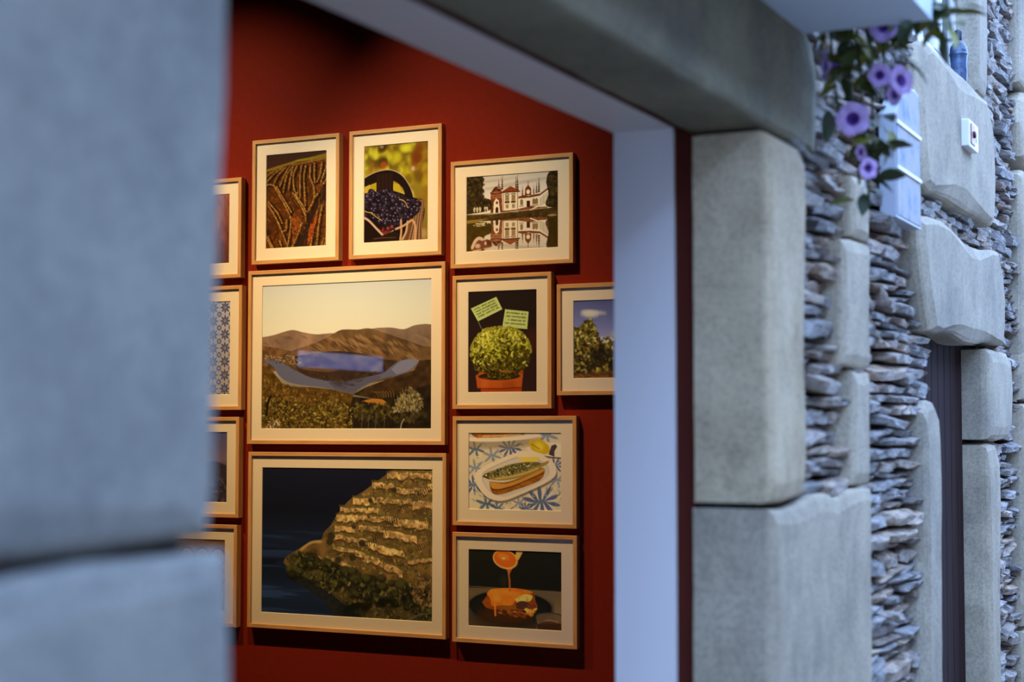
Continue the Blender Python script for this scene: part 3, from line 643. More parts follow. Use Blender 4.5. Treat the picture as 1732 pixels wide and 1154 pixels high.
def print_sardine(W, H):
    c = Canvas(W, H, 17)
    c.grad([(0, (186, 152, 106)), (1, (190, 156, 108))])
    blu = (66, 70, 84); slate = (110, 106, 104); teal = (62, 74, 80)
    def rosette(x, y, R):
        for k in range(10):
            t = k * .628 + .2; c.ell(x + R * .6 * math.cos(t), y + R * .5 * math.sin(t) / c.asp * .8, R * .4, R * .13, blu, .85, t, .4)
            c.ell(x + R * .55 * math.cos(t + .3), y + R * .48 * math.sin(t + .3) / c.asp * .8, R * .3, R * .07, (206, 172, 122), .8, t + .3, .5)
        c.ell(x, y, R * .14, R * .16, (92, 100, 90)); 
    def star(x, y, R, col):
        for k in range(6):
            t = k * 1.047 + .3; c.ell(x + R * .55 * math.cos(t), y + R * .55 * math.sin(t) / c.asp * .75, R * .48, R * .16, col, .8, t, .3)
    for (x, y, R) in ((.78, .88, .2), (.45, .2, .13), (.06, .68, .12), (.92, .42, .1), (.62, .97, .08)): rosette(x, y, R)
    for (x, y, R, k) in ((.26, .3, .1, slate), (.08, .22, .1, teal), (.08, .46, .1, slate), (.2, .92, .12, teal), (.95, .6, .09, slate), (.12, .62, .06, slate), (.84, .04, .12, slate), (.32, .97, .08, teal), (.55, .9, .07, slate)): star(x, y, R, k)
    c.splat(260, [(0, .1), (1, .1), (1, 1), (0, 1)], [blu, slate, (206, 174, 124), (206, 174, 124)], .016, .45, .35)
    c.ell(.25, .135, .55, .075, (120, 92, 62), .6, -.02, .6); c.ell(.3, .045, .48, .075, (206, 178, 138), 1, -.03, .12); c.ell(.3, .03, .4, .045, (170, 138, 100), .8, -.03, .4)
    c.poly([(.02, -.02), (.64, -.02), (.6, .03), (.35, .065), (.1, .075), (.04, .04)], (134, 72, 24), 1, c.noise(16, 16, 2), .8); c.line([(.16, .055), (.4, .045), (.56, .025)], .02, (190, 146, 88), .7)
    c.poly([(.62, .2), (.8, .12), (1.02, .14), (1.02, .32), (.82, .3), (.66, .27)], (196, 164, 118)); c.line([(.8, .305), (.9, .32), (1.02, .33)], .014, (84, 62, 46), .9)
    c.poly([(.86, .28), (.89, .17), (.93, .15), (.95, .18), (.92, .24), (.92, .31)], (70, 50, 44))
    c.poly(smooth([(.65, .13), (.68, .1), (.71, .13), (.74, .075), (.8, .11), (.86, .17), (.87, .24), (.83, .28), (.76, .26), (.68, .22), (.65, .13)]), (176, 132, 28)); c.ell(.76, .18, .05, .05, (200, 160, 50), .7, .4, .9)
    c.line([(.68, .15), (.76, .21)], .012, (134, 96, 18), .8)
    rim = smooth([(.07, .57), (.1, .5), (.24, .4), (.5, .27), (.65, .24), (.78, .28), (.9, .37), (.94, .46), (.92, .56), (.8, .66), (.55, .8), (.4, .87), (.28, .87), (.18, .81), (.09, .67), (.07, .57)])
    c.poly([(x + .01, y + .03) for x, y in rim], (92, 72, 54), .7); c.poly(rim, (206, 180, 142))
    cc = np.array((.51, .56)); c.poly([tuple(cc + (np.array(q) - cc) * .83) for q in rim], (172, 142, 106)); c.poly([tuple(cc + (np.array(q) - cc) * .8 + (.005, .012)) for q in rim], (184, 154, 116))
    c.poly(smooth([(.53, .31), (.6, .3), (.76, .3), (.74, .355), (.68, .385), (.6, .375), (.53, .31)]), (198, 154, 60)); c.line([(.535, .305), (.64, .305), (.755, .302)], .018, (214, 182, 110))
    tst = smooth([(.23, .63), (.4, .64), (.6, .56), (.8, .45), (.805, .56), (.72, .64), (.5, .74), (.35, .8), (.27, .785), (.24, .72), (.23, .63)])
    c.poly(tst, (134, 76, 26), 1, c.noise(24, 20, 3), .5); c.poly(smooth([(.23, .63), (.4, .66), (.6, .58), (.8, .46), (.8, .5), (.6, .64), (.42, .7), (.3, .74), (.25, .7), (.23, .63)]), (176, 118, 48), .9)
    c.line(smooth([(.25, .73), (.34, .735), (.5, .68), (.8, .52)]), .012, (94, 46, 14), .9)
    fish = smooth([(.16, .555), (.22, .51), (.32, .47), (.45, .41), (.6, .38), (.74, .375), (.79, .39), (.86, .36), (.85, .4), (.79, .44), (.74, .49), (.6, .56), (.48, .6), (.34, .62), (.22, .6), (.16, .555)])
    c.poly(fish, (138, 104, 46)); c.poly(smooth([(.2, .535), (.32, .485), (.45, .425), (.6, .39), (.74, .385), (.77, .41), (.6, .48), (.45, .53), (.3, .57), (.2, .535)]), (92, 74, 36), .9)
    c.splat(170, [(.2, .54), (.32, .48), (.45, .42), (.6, .39), (.76, .39), (.6, .5), (.4, .56), (.26, .58)], [(60, 46, 24), (176, 150, 92), (40, 30, 16), (120, 108, 56)], .012, .8, .35)
    c.line(smooth([(.3, .6), (.45, .57), (.6, .525), (.75, .455)]), .016, (184, 142, 70), .8, .2); c.ell(.2, .56, .03, .03, (80, 56, 22)); c.ell(.195, .555, .01, .012, (200, 170, 110)); c.line([(.16, .57), (.23, .6)], .01, (62, 38, 14))
    return c.out()

def print_sandwich(W, H):
    c = Canvas(W, H, 19)
    c.grad([(0, (28, 22, 13)), (.47, (24, 20, 13)), (.5, (24, 20, 13)), (.505, (86, 62, 36)), (.75, (106, 76, 42)), (1, (70, 48, 26))])
    c.poly([(0, .48), (1, .5), (1, .54), (0, .49)], (92, 66, 38), .8)
    c.ell(.45, .79, .46, .22, (20, 16, 11), .7, 0, .6); c.ell(.45, .72, .44, .2, (20, 18, 13), 1, 0, .06); c.ell(.45, .76, .42, .19, (30, 24, 16), .7, 0, .2); c.ell(.4, .84, .3, .1, (70, 32, 10), .7, 0, .7)
    c.ell(.38, .4, .04, .08, (40, 34, 22), .6, 0, .8)
    c.poly(smooth([(.15, .68), (.2, .6), (.22, .54), (.3, .5), (.5, .485), (.62, .5), (.7, .54), (.72, .63), (.74, .72), (.68, .76), (.5, .76), (.3, .77), (.2, .75), (.15, .68)]), (118, 52, 14), 1, c.noise(12, 10, 3), .5)
    c.poly(smooth([(.2, .57), (.26, .51), (.45, .485), (.62, .5), (.69, .53), (.6, .57), (.52, .62), (.47, .7), (.36, .71), (.26, .72), (.24, .64), (.2, .57)]), (186, 88, 24), 1, c.noise(12, 10, 2), .35)
    c.ell(.4, .545, .16, .03, (206, 106, 34), .6, .05, .9); c.ell(.31, .62, .04, .05, (204, 116, 40), .5, .4, .9)
    c.poly(smooth([(.5, .63), (.57, .57), (.65, .555), (.69, .58), (.66, .64), (.6, .65), (.53, .67)]), (192, 138, 56), 1, c.noise(30, 30, 2), .5)
    c.poly(smooth([(.51, .68), (.56, .645), (.63, .65), (.66, .69), (.6, .745), (.52, .74)]), (70, 36, 22)); c.poly(smooth([(.63, .68), (.72, .68), (.73, .73), (.64, .74)]), (96, 44, 20))
    c.ell(.42, .74, .1, .02, (112, 66, 20), .8, 0, .5); c.line([(.29, .7), (.295, .84)], .02, (180, 100, 34), .9); c.splat(40, [(.3, .77), (.66, .77), (.6, .84), (.36, .84)], [(142, 62, 18), (176, 84, 28), (90, 40, 12)], .02, .6, .4, .1)
    c.splat(26, [(.62, .74), (.72, .74), (.7, .82), (.64, .82)], [(196, 118, 44), (150, 74, 22)], .018, .8, .5)
    c.line([(.43, .26), (.445, .38), (.45, .52)], .018, (150, 70, 20), .95); c.poly([(.37, .2), (.5, .2), (.46, .27), (.44, .33), (.425, .27)], (156, 74, 22))
    c.poly([(.5, .09), (.53, -.01), (.6, -.01), (.58, .04), (.54, .13)], (184, 118, 52)); c.ell(.4, .125, .135, .12, (196, 124, 60), 1, .2, .08); c.ell(.398, .12, .12, .105, (164, 74, 20), 1, .2, .1); c.ell(.38, .09, .06, .035, (196, 104, 36), .7, .2, .9); c.ell(.38, .115, .02, .01, (232, 176, 100), .8, 0, .7)
    c.poly(smooth([(.72, .83), (.74, .8), (.86, .775), (.98, .79), (1.0, .82), (.995, 1.02), (.75, 1.02), (.73, .94), (.72, .83)]), (98, 68, 38), .85); c.poly([(.735, .92), (.86, .9), (1, .9), (1, 1.02), (.75, 1.02)], (52, 26, 12), .9)
    c.line(smooth([(.72, .83), (.76, .795), (.86, .775), (.97, .79), (1, .815)]), .012, (58, 46, 34), .9); c.line([(.72, .83), (.735, .93), (.755, 1.0)], .012, (44, 34, 24), .9); c.line([(.75, .9), (.86, .865), (.95, .88)], .012, (142, 104, 62), .6); c.ell(.85, .9, .09, .02, (70, 36, 16), .8, 0, .6)
    return c.out()

def print_rust(W, H):
    c = Canvas(W, H, 21); c.grad([(0, (150, 92, 62)), (.5, (128, 74, 54)), (1, (96, 62, 52))]); n = c.noise(40, 8, 3)
    c.a *= (.8 + .4 * n)[:, :, None]
    for i in range(14): c.line([(.1 * i - .2, 0), (.1 * i + .25, 1)], .008, (92, 48, 34), .6, .4)
    for i in range(5): c.ell(.15 + .17 * i, .35, .07, .18, (176, 124, 88), .5, .3, .8)
    return c.out()
def print_tiles(W, H):
    c = Canvas(W, H, 23); c.grad([(0, (190, 178, 158)), (1, (176, 158, 132))]); b = (62, 66, 92)
    for i in range(5):
        for j in range(7):
            x, y = (i + .5) / 5, (j + .5) / 7
            for k in range(8):
                t = k * .785; c.ell(x + .05 * math.cos(t), y + .037 * math.sin(t), .034, .011, b, .85, t, .4)
            c.ell(x, y, .02, .015, (176, 160, 138), 1); c.ell(x, y, .01, .008, b, 1)
            for (dx, dy) in ((-.1, -.0714), (.1, -.0714), (-.1, .0714), (.1, .0714)): c.ell(x + dx, y + dy, .036, .026, b, .8, 0, .3); c.ell(x + dx, y + dy, .02, .014, (186, 170, 146), .9, 0, .3)
            c.line([(x - .1, y - .071), (x + .1, y - .071)], .006, (140, 132, 128), .8); c.line([(x - .1, y - .071), (x - .1, y + .071)], .006, (140, 132, 128), .8)
    return c.out()
def print_dusk(W, H):
    c = Canvas(W, H, 25); c.grad([(0, (76, 68, 76)), (.4, (112, 82, 72)), (.55, (70, 50, 46)), (1, (36, 30, 34))]); n = c.noise(20, 16, 3)
    c.poly(smooth([(0, .5), (.3, .38), (.55, .5), (.8, .42), (1, .48)]) + [(1, 1), (0, 1)], (58, 42, 38), .9, n, .7); c.splat(160, [(0, .7), (1, .65), (1, 1), (0, 1)], [(92, 66, 44), (40, 32, 30), (120, 84, 52)], .02, .6, .4)
    return c.out()
def print_cellar(W, H):
    c = Canvas(W, H, 27); c.grad([(0, (100, 62, 26)), (.5, (122, 80, 36)), (1, (62, 38, 16))])
    for j in range(3):
        for i in range(5):
            x, y = .1 + .2 * i, .25 + .27 * j; c.ell(x, y, .095, .125, (44, 26, 12)); c.ell(x, y, .08, .105, (142, 92, 44)); c.ell(x, y, .06, .08, (122, 76, 34)); c.ell(x, y, .012, .015, (50, 30, 14))
            for k in (-.05, 0, .05): c.line([(x + k, y - .07), (x + k, y + .07)], .006, (84, 50, 20), .8)
    return c.out()
# ================================================================ the street front (Y = 1.0 is the face of the dressed stones)
JX = 3.342                                   # far jamb of the big opening
core = boxes('wall_front', [(-2.0, 1.36, 1.085, 1.35, 0, 4.3), (1.36, JX + .04, 1.085, 1.35, 2.30, 4.3), (JX + .04, 5.15, 1.085, 1.35, 0, 4.3),
                            (5.15, 6.04, 1.13, 1.35, 0, 1.93), (5.15, 5.99, 1.085, 1.35, 1.93, 2.80), (5.15, 5.99, 1.22, 1.35, 2.80, 3.95), (5.15, 5.99, 1.085, 1.35, 3.95, 4.3),
                            (5.99, 6.04, 1.085, 1.35, 1.93, 4.3), (6.04, 9.0, 1.085, 1.35, 0, 4.3)], M['mortar'], None, 'structure')
G, GW, GL = M['granite'], M['granite_warm'], M['granite_lintel_shade']
# near jamb
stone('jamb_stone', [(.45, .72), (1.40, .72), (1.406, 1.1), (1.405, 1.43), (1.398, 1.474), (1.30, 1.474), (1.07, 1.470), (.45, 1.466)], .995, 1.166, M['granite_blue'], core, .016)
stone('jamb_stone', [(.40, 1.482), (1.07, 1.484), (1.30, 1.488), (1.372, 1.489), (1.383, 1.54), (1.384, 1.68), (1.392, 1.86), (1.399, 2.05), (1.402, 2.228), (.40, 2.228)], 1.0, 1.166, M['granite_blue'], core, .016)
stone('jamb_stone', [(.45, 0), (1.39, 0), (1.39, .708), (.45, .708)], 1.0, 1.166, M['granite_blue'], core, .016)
box('mortar_joint', (.45, 1.366, 1.035, 1.16, 1.45, 1.51), M['mortar'], core)
# lintel
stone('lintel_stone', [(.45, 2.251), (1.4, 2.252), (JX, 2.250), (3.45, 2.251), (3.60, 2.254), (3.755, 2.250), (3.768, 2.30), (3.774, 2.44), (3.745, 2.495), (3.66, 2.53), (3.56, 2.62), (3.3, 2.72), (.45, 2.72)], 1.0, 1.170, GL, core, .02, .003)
# far jamb
stone('jamb_stone', [(JX, 1.442), (3.46, 1.440), (3.615, 1.452), (3.628, 1.50), (3.635, 1.8), (3.652, 2.15), (3.645, 2.222), (3.60, 2.242), (3.48, 2.242), (JX, 2.240)], 1.0, 1.166, GW, core, .012, .004)
stone('jamb_stone', [(JX - .002, .52), (4.245, .52), (4.256, 1.0), (4.260, 1.444), (4.20, 1.450), (4.06, 1.449), (3.99, 1.445), (3.907, 1.434), (3.824, 1.447), (3.72, 1.447), (3.62, 1.433), (3.471, 1.424), (JX, 1.430)], .998, 1.170, G, core, .012, .003)
stone('jamb_stone', [(JX, 0), (4.2, 0), (4.2, .51), (JX, .51)], 1.0, 1.166, GW, core)
# quoins of the next bay
stone('quoin_stone', [(4.087, 2.094), (4.276, 2.094), (4.284, 2.26), (4.09, 2.25)], 1.0, 1.12, G, core, .010)
stone('quoin_stone', [(3.964, 1.758), (4.262, 1.760), (4.276, 2.086), (4.09, 2.084), (3.975, 2.072)], .998, 1.12, G, core, .010)
stone('quoin_stone', [(4.068, 1.458), (4.246, 1.455), (4.260, 1.750), (4.08, 1.749)], 1.0, 1.12, G, core, .010)
# sill block with the alarm button, and the lintel block over the small door
S1 = [(4.972, 2.792), (5.25, 2.803), (5.502, 2.807), (5.85, 2.812), (6.119, 2.814), (6.229, 2.736), (6.262, 2.66), (6.274, 2.506), (6.235, 2.37), (6.18, 2.35), (6.038, 2.350), (5.78, 2.348), (5.54, 2.342), (5.343, 2.345), (5.149, 2.337), (4.99, 2.322), (4.905, 2.335), (4.862, 2.433), (4.829, 2.579), (4.846, 2.707), (4.90, 2.765)]
stone('sill_stone', S1[::-1], .985, 1.12, G, core, .022, .006, .12, .012)
S2 = [(4.82, 2.225), (4.997, 2.253), (5.201, 2.264), (5.418, 2.256), (5.651, 2.237), (5.906, 2.243), (6.319, 2.273), (6.421, 2.182), (6.454, 2.093), (6.44, 1.98), (6.400, 1.915), (6.126, 1.917), (5.86, 1.895), (5.59, 1.891), (5.391, 1.909), (5.232, 1.908), (5.081, 1.894), (4.985, 1.90), (4.903, 2.018), (4.843, 2.137)]
stone('door_lintel_stone', S2[::-1], .985, 1.13, G, core, .022, .006, .12, .012)
# small door surround
stone('door_jamb_stone', [(4.90, .40), (5.120, .40), (5.145, .9), (5.165, 1.54), (5.150, 1.655), (5.085, 1.690), (5.004, 1.688), (4.945, 1.655), (4.93, 1.3)], .99, 1.12, G, core, .03, .008)
stone('door_jamb_stone', [(6.040, 1.562), (6.35, 1.556), (6.50, 1.562), (6.590, 1.60), (6.638, 1.754), (6.60, 1.87), (6.50, 1.897), (6.28, 1.896), (6.042, 1.888)], .985, 1.12, G, core, .025, .007)
stone('door_jamb_stone', [(6.035, .40), (6.225, .40), (6.25, .9), (6.300, 1.40), (6.290, 1.505), (6.222, 1.546), (6.10, 1.548), (6.035, 1.540)], .99, 1.12, G, core, .025, .007)
stone('window_jamb_stone', [(5.985, 2.830), (6.145, 2.830), (6.175, 3.0), (6.205, 3.25), (6.22, 3.9), (5.99, 3.9)], .995, 1.12, G, core, .014)
for q in ([(6.960, 3.05), (7.6, 3.03), (7.6, 3.85), (6.980, 3.85), (6.970, 3.3)], [(6.975, 2.74), (7.6, 2.70), (7.6, 3.015), (7.080, 3.03), (6.990, 2.98), (6.950, 2.88)],
          [(6.900, 1.72), (7.6, 1.72), (7.6, 2.67), (7.030, 2.69), (6.960, 2.66), (6.930, 2.3)], [(6.870, .80), (7.6, .82), (7.6, 1.70), (6.890, 1.70)], [(6.820, .1), (7.6, .1), (7.6, .785), (6.850, .78)]):
    stone('quoin_stone', q, .985, 1.12, G, core, .02, .008)
# ---- stacked slates
def inside(p, poly):
    r = False
    for i in range(len(poly)):
        (xa, ya), (xb, yb) = poly[i], poly[i - 1]
        if (ya > p[1]) != (yb > p[1]) and p[0] < (xb - xa) * (p[1] - ya) / (yb - ya) + xa: r = not r
    return r
def slate_mesh(seed):
    """a split slab end: sloping upper ledge, broken face, undercut below"""
    rs = random.Random(seed); bm = bmesh.new(); nx, nz = 6, 3
    sl = rs.uniform(-.3, .3); fr = []
    for j in range(nz):
        row = []
        for i in range(nx):
            x = -.5 + i / (nx - 1); end = abs(x) > .45
            z = (-.5, .12, .5)[j] + rs.uniform(-.10, .10) * (1 if j != 1 else 1.8)
            z = z * (1 - .3 * rs.random() * end) + sl * x * .35
            y = (.02, -.12, .42)[j] + rs.uniform(-.16, .16) + (.25 * rs.random() if end else 0)
            row.append(bm.verts.new((x + rs.uniform(-.07, .07) * (not end), y, z)))
        fr.append(row)
    for j in range(nz - 1):
        for i in range(nx - 1): bm.faces.new((fr[j][i], fr[j][i + 1], fr[j + 1][i + 1], fr[j + 1][i]))
    rim = fr[0] + [fr[j][-1] for j in range(1, nz)] + fr[-1][-2::-1] + [fr[j][0] for j in range(nz - 2, 0, -1)]
    bk = [bm.verts.new((v.co.x, 1.3, v.co.z * .9)) for v in rim]
    for i in range(len(rim)): j = (i + 1) % len(rim); bm.faces.new((rim[i], rim[j], bk[j], bk[i]))
    bmesh.ops.triangulate(bm, faces=list(bm.faces))
    return from_bm('slate', bm)
SL = [slate_mesh(100 + i) for i in range(16)]
for m in SL: m.materials.append(M['slate'])
STONES = [S1, S2, [(3.30, .5), (4.262, .5), (4.262, 1.452), (3.30, 1.44)], [(3.3, 1.4), (3.63, 1.4), (3.65, 2.25), (3.3, 2.25)], [(3.0, 2.24), (3.77, 2.24), (3.77, 2.46), (3.62, 2.56), (3.5, 2.72), (3.0, 2.72)],
          [(4.08, 2.09), (4.28, 2.09), (4.28, 2.25), (4.08, 2.25)], [(3.96, 1.755), (4.27, 1.755), (4.27, 2.08), (3.96, 2.08)], [(4.07, 1.45), (4.26, 1.45), (4.26, 1.75), (4.07, 1.75)],
          [(5.15, .3), (6.3, .3), (6.3, 1.93), (5.15, 1.93)], [(4.92, .3), (5.2, .3), (5.2, 1.69), (4.94, 1.69)], [(6.04, 1.55), (6.62, 1.55), (6.62, 1.9), (6.04, 1.9)], [(5.0, 2.80), (6.2, 2.80), (6.2, 4), (5.0, 4)], [(6.93, .3), (7.7, .3), (7.7, 3.9), (6.98, 3.9)]]
rs = random.Random(11); nsl = 0
ZONES = [(3.62, 4.12, 1.44, 2.92), (4.24, 4.98, .58, 2.96), (6.19, 6.98, .60, 3.42), (4.85, 6.4, 2.22, 2.36), (5.0, 5.16, 1.66, 1.92)]
for zi, (xa, xb, za, zb) in enumerate(ZONES):
    z = za
    while z < zb:
        h = rs.choice((.022, .027, .033, .040, .054)) * rs.uniform(.9, 1.1); x = xa - rs.uniform(0, .12)
        while x < xb:
            L = rs.uniform(.18, .40) if zi != 2 else rs.uniform(.16, .32)
            x2 = min(x + L, xb + .03)
            if x2 - x > .05:
                cx, cz = (max(x, xa) + x2) / 2, z + h / 2
                hid = all(any(inside((px, pz), s) for s in STONES) for px in (max(x, xa) + .015, cx, x2 - .015) for pz in (z + .006, z + h - .006))
                if not hid:
                    o = link('slate', SL[rs.randrange(len(SL))], None, core); nsl += 1
                    o.location = ((x + x2) / 2, 1.018 + rs.uniform(-.014, .026), cz)
                    o.scale = ((x2 - x) * .99, .055, h * rs.uniform(.70, .95)); o.rotation_euler = (0, rs.uniform(-.07, .07), rs.uniform(-.08, .08))
            x = x2
            if L < .01: break
        z += h * rs.uniform(.92, 1.02)
print('slates', nsl)

# ---- linings of the big opening
boxes('trim_1', [(JX, JX + .038, 1.211, 1.352, 0, 2.295), (1.38, JX, 1.211, 1.352, 2.262, 2.306), (1.36, 1.395, 1.211, 1.352, 0, 2.295)], M['white_paint'], None, 'structure')
boxes('trim_2', [(JX + .012, JX + .036, 1.168, 1.211, 0, 2.295), (1.36, JX + .012, 1.190, 1.2105, 2.2635, 2.30), (1.352, 1.378, 1.168, 1.211, 0, 2.295)], M['dark_red'], None, 'structure')

# ---- small plank door and small window further along the street
d = box('door_1', (5.15, 6.035, 1.100, 1.128, 0, 1.925), M['door_wood'], None, 'structure')
for i in range(8):
    x = 5.152 + i * .1103
    p = box('plank', (x, x + .1065, 1.078, 1.100, .02, 1.92), M['door_wood'], d, None, .005)
w = boxes('window_1', [(5.15, 5.24, 1.07, 1.11, 2.80, 3.95), (5.90, 5.985, 1.07, 1.11, 2.80, 3.95), (5.24, 5.90, 1.07, 1.11, 2.80, 2.90), (5.24, 5.90, 1.07, 1.11, 3.86, 3.95)], M['plastic_white'], None, 'structure')
box('mullion', (5.56, 5.70, 1.065, 1.112, 2.90, 3.86), M['plastic_white'], w, None, .006)
box('pane', (5.24, 5.56, 1.086, 1.092, 2.90, 3.86), M['dark_glass'], w); box('pane', (5.70, 5.90, 1.086, 1.092, 2.90, 3.86), M['dark_glass'], w)

# ================================================================ the street and the shop room
box('floor_street', (-8, 12, -3.4, 1.085, -.1, 0), M['paving'], None, 'structure')
box('wall_sky_blocker', (-8, 12, -3.6, -3.2, 0, 5.0), M['blocker_dark'], None, 'structure')  # unseen facade, added to block low sky light
XW = 5.6
box('wall_side', (XW, XW + .12, 1.35, 6.3, 0, 4.2), M['red_paint'], None, 'structure')
box('wall_near', (-1.12, -1.0, 1.35, 6.3, 0, 4.2), M['red_paint'], None, 'structure')
box('wall_back', (-1.12, XW + .12, 6.3, 6.42, 0, 4.2), M['red_paint'], None, 'structure')
box('floor', (-1.12, XW + .12, 1.085, 6.42, -.1, 0), M['floor_boards'], None, 'structure')
box('ceiling', (-1.12, XW + .12, 1.352, 6.42, 4.2, 4.32), M['ceiling_paint'], None, 'structure')

# ================================================================ framed photographs on the red wall
FD, FW, MATIN = .032, .0165, .0075             # frame depth, moulding width, mat below the frame front
def rail_mesh(L, flip):
    """one mitred rail along local Z, outer edge at y=0, moulding towards +y, front at x=-FD"""
    bm = bmesh.new(); h = L / 2; b = .0012
    prof = [(0, b), (-FD + b, 0), (-FD, b), (-FD, FW - b), (-FD + b, FW), (0, FW)]
    A = [bm.verts.new((x, y, -h + y)) for x, y in prof]; B = [bm.verts.new((x, y, h - y)) for x, y in prof]
    n = len(prof)
    for i in range(n): j = (i + 1) % n; bm.faces.new((A[i], A[j], B[j], B[i]))
    bm.faces.new(A); bm.faces.new(B)
    return from_bm('frame_rail', bm)
RAIL = {}
def picture(yl, yr, zb, zt, pw, ph, painter, px, mm, label):
    """yl/yr: Y of the left/right edge as seen (left is the larger Y)"""
    w, h = yl - yr, zt - zb; cy, cz = (yl + yr) / 2, (zt + zb) / 2
    root = empty('picture_frame', (XW, cy, zb), label, 'picture', 'framed photographs on the red wall')
    def up(o): o.parent = root; return o
    for L, loc, rx in ((h, (0, -w / 2, h / 2), 0), (h, (0, w / 2, h / 2), math.pi), (w, (0, 0, 0), -math.pi / 2), (w, (0, 0, h), math.pi / 2)):
        key = round(L, 4)
        if key not in RAIL: RAIL[key] = rail_mesh(L, False); RAIL[key].materials.append(M['oak'])
        o = link('frame_rail', RAIL[key], None, root); o.location = loc; o.rotation_euler = (rx, 0, 0)
        if rx == -math.pi / 2: o.rotation_euler = (math.pi / 2, 0, 0)
        if rx == math.pi / 2: o.rotation_euler = (-math.pi / 2, 0, 0)
    x = -FD + MATIN
    # mat with a bevelled window
    bm = bmesh.new(); iw, ih = w / 2 - FW + .002, h / 2 - FW + .002; t = .0022
    def rg(a, b, xx): return [bm.verts.new((xx, sy * a, h / 2 + sz * b)) for sy, sz in ((-1, -1), (1, -1), (1, 1), (-1, 1))]
    r0 = rg(iw, ih, x + t); r1 = rg(iw, ih, x); r2 = rg(pw / 2 + t * .7, ph / 2 + t * .7, x); r3 = rg(pw / 2, ph / 2, x + t)
    for a, b in ((r0, r1), (r1, r2), (r2, r3), (r3, r0)):
        for i in range(4): j = (i + 1) % 4; bm.faces.new((a[i], a[j], b[j], b[i]))
    link('mat_board', from_bm('mat_board', bm), M['mat_board'], root)
    b = box('backing_board', (-.014, -.002, -w / 2 + FW * .7, w / 2 - FW * .7, FW * .7, h - FW * .7), M['backing_board'], root)
    box('glass_pane', (x - .0045, x - .0025, -w / 2 + FW - .001, w / 2 - FW + .001, FW - .001, h - FW + .001), M['glass'], root)
    # the print: a fine grid carrying the procedurally painted ink as a colour attribute
    W_, H_ = px; img = painter(W_, H_)
    lum = img.mean(-1, keepdims=True); img = np.clip(lum + (img - lum) * 1.09, 0, 255); img = (img / 255) ** 1.07 * 255     # print contrast
    lin = s2l(img) / s2l(mm) * .78; lin = np.clip(lin, 0, .92)
    yy = np.linspace(pw / 2 + .003, -pw / 2 - .003, W_); zz = np.linspace(h / 2 + ph / 2 + .003, h / 2 - ph / 2 - .003, H_)
    co = np.empty((H_, W_, 3), np.float32); co[:, :, 0] = x + t + .0006; co[:, :, 1] = yy[None, :]; co[:, :, 2] = zz[:, None]
    idx = np.arange(W_ * H_).reshape(H_, W_)
    q = np.stack([idx[:-1, :-1], idx[1:, :-1], idx[1:, 1:], idx[:-1, 1:]], -1).reshape(-1, 4)
    me = bpy.data.meshes.new('photo_print'); nf = len(q)
    me.vertices.add(W_ * H_); me.vertices.foreach_set('co', co.ravel())
    me.loops.add(nf * 4); me.loops.foreach_set('vertex_index', q.ravel().astype(np.int32))
    me.polygons.add(nf); me.polygons.foreach_set('loop_start', np.arange(0, nf * 4, 4, dtype=np.int32))
    me.update(calc_edges=True)
    at = me.color_attributes.new('ink', 'FLOAT_COLOR', 'POINT')
    rgba = np.ones((W_ * H_, 4), np.float32); rgba[:, :3] = lin.reshape(-1, 3); at.data.foreach_set('color', rgba.ravel())
    link('photo_print', me, M['print'], root)
    return root
SM = (.29, .388); LSM = (.388, .29); LG = (.792, .588)
def pic_tl(yl, zt, w, h, ps, painter, px, mm, label): return picture(yl, yl - w, zt - h, zt, ps[0], ps[1], painter, px, mm, label)
pic_tl(3.872, 2.799, .423, .519, SM, print_vineyard, (150, 200), (248, 216, 150), 'framed photo of a vine-covered hillside in converging golden rows, upper left')
pic_tl(3.402, 2.800, .423, .519, SM, print_grapes, (150, 200), (248, 216, 150), 'framed photo of dark grapes heaped in a wooden basket')
pic_tl(2.939, 2.643, .521, .419, LSM, print_palace, (220, 165), (224, 192, 138), 'framed photo of a baroque palace mirrored in a pond')
pic_tl(3.887, 2.254, .925, .716, LG, print_valley, (420, 312), (232, 192, 132), 'large framed photo of a river bend between hills under a pale sky')
pic_tl(3.879, 1.506, .923, .717, LG, print_terraces, (420, 312), (180, 139, 88), 'large framed photo of stone vineyard terraces above dark water')
pic_tl(2.930, 2.195, .422, .518, SM, print_basil, (150, 200), (212, 174, 120), 'framed photo of a round basil plant in a terracotta pot with two notes')
pic_tl(2.486, 2.145, .521, .419, LSM, print_vines, (200, 150), (192, 155, 108), 'framed photo of leafy vines under a blue sky, cut off by the white lining')
pic_tl(2.928, 1.649, .522, .420, LSM, print_sardine, (220, 165), (186, 147, 100), 'framed photo of a grilled sardine on toast on an oval plate')
pic_tl(2.928, 1.203, .523, .420, LSM, print_sandwich, (220, 165), (160, 122, 82), 'framed photo of a ladle pouring orange sauce over a sandwich')
def pic_tr(yr, zt, w, h, ps, painter, px, mm, label): return picture(yr + w, yr, zt - h, zt, ps[0], ps[1], painter, px, mm, label)
pic_tr(3.925, 2.650, .521, .420, LSM, print_rust, (120, 90), (236, 214, 170), 'framed reddish-brown photo behind the near pillar, topmost of the left column')
pic_tr(3.917, 2.198, .422, .519, SM, print_tiles, (120, 160), (230, 202, 150), 'framed photo of blue patterned tiles, half hidden by the near pillar')
pic_tr(3.926, 1.650, .521, .417, LSM, print_dusk, (120, 90), (205, 165, 105), 'framed dark dusk photo, third down the left column behind the pillar')
pic_tr(3.932, 1.204, .521, .420, LSM, print_cellar, (120, 90), (180, 132, 78), 'framed brown photo lowest of the left column, mostly hidden by the pillar')

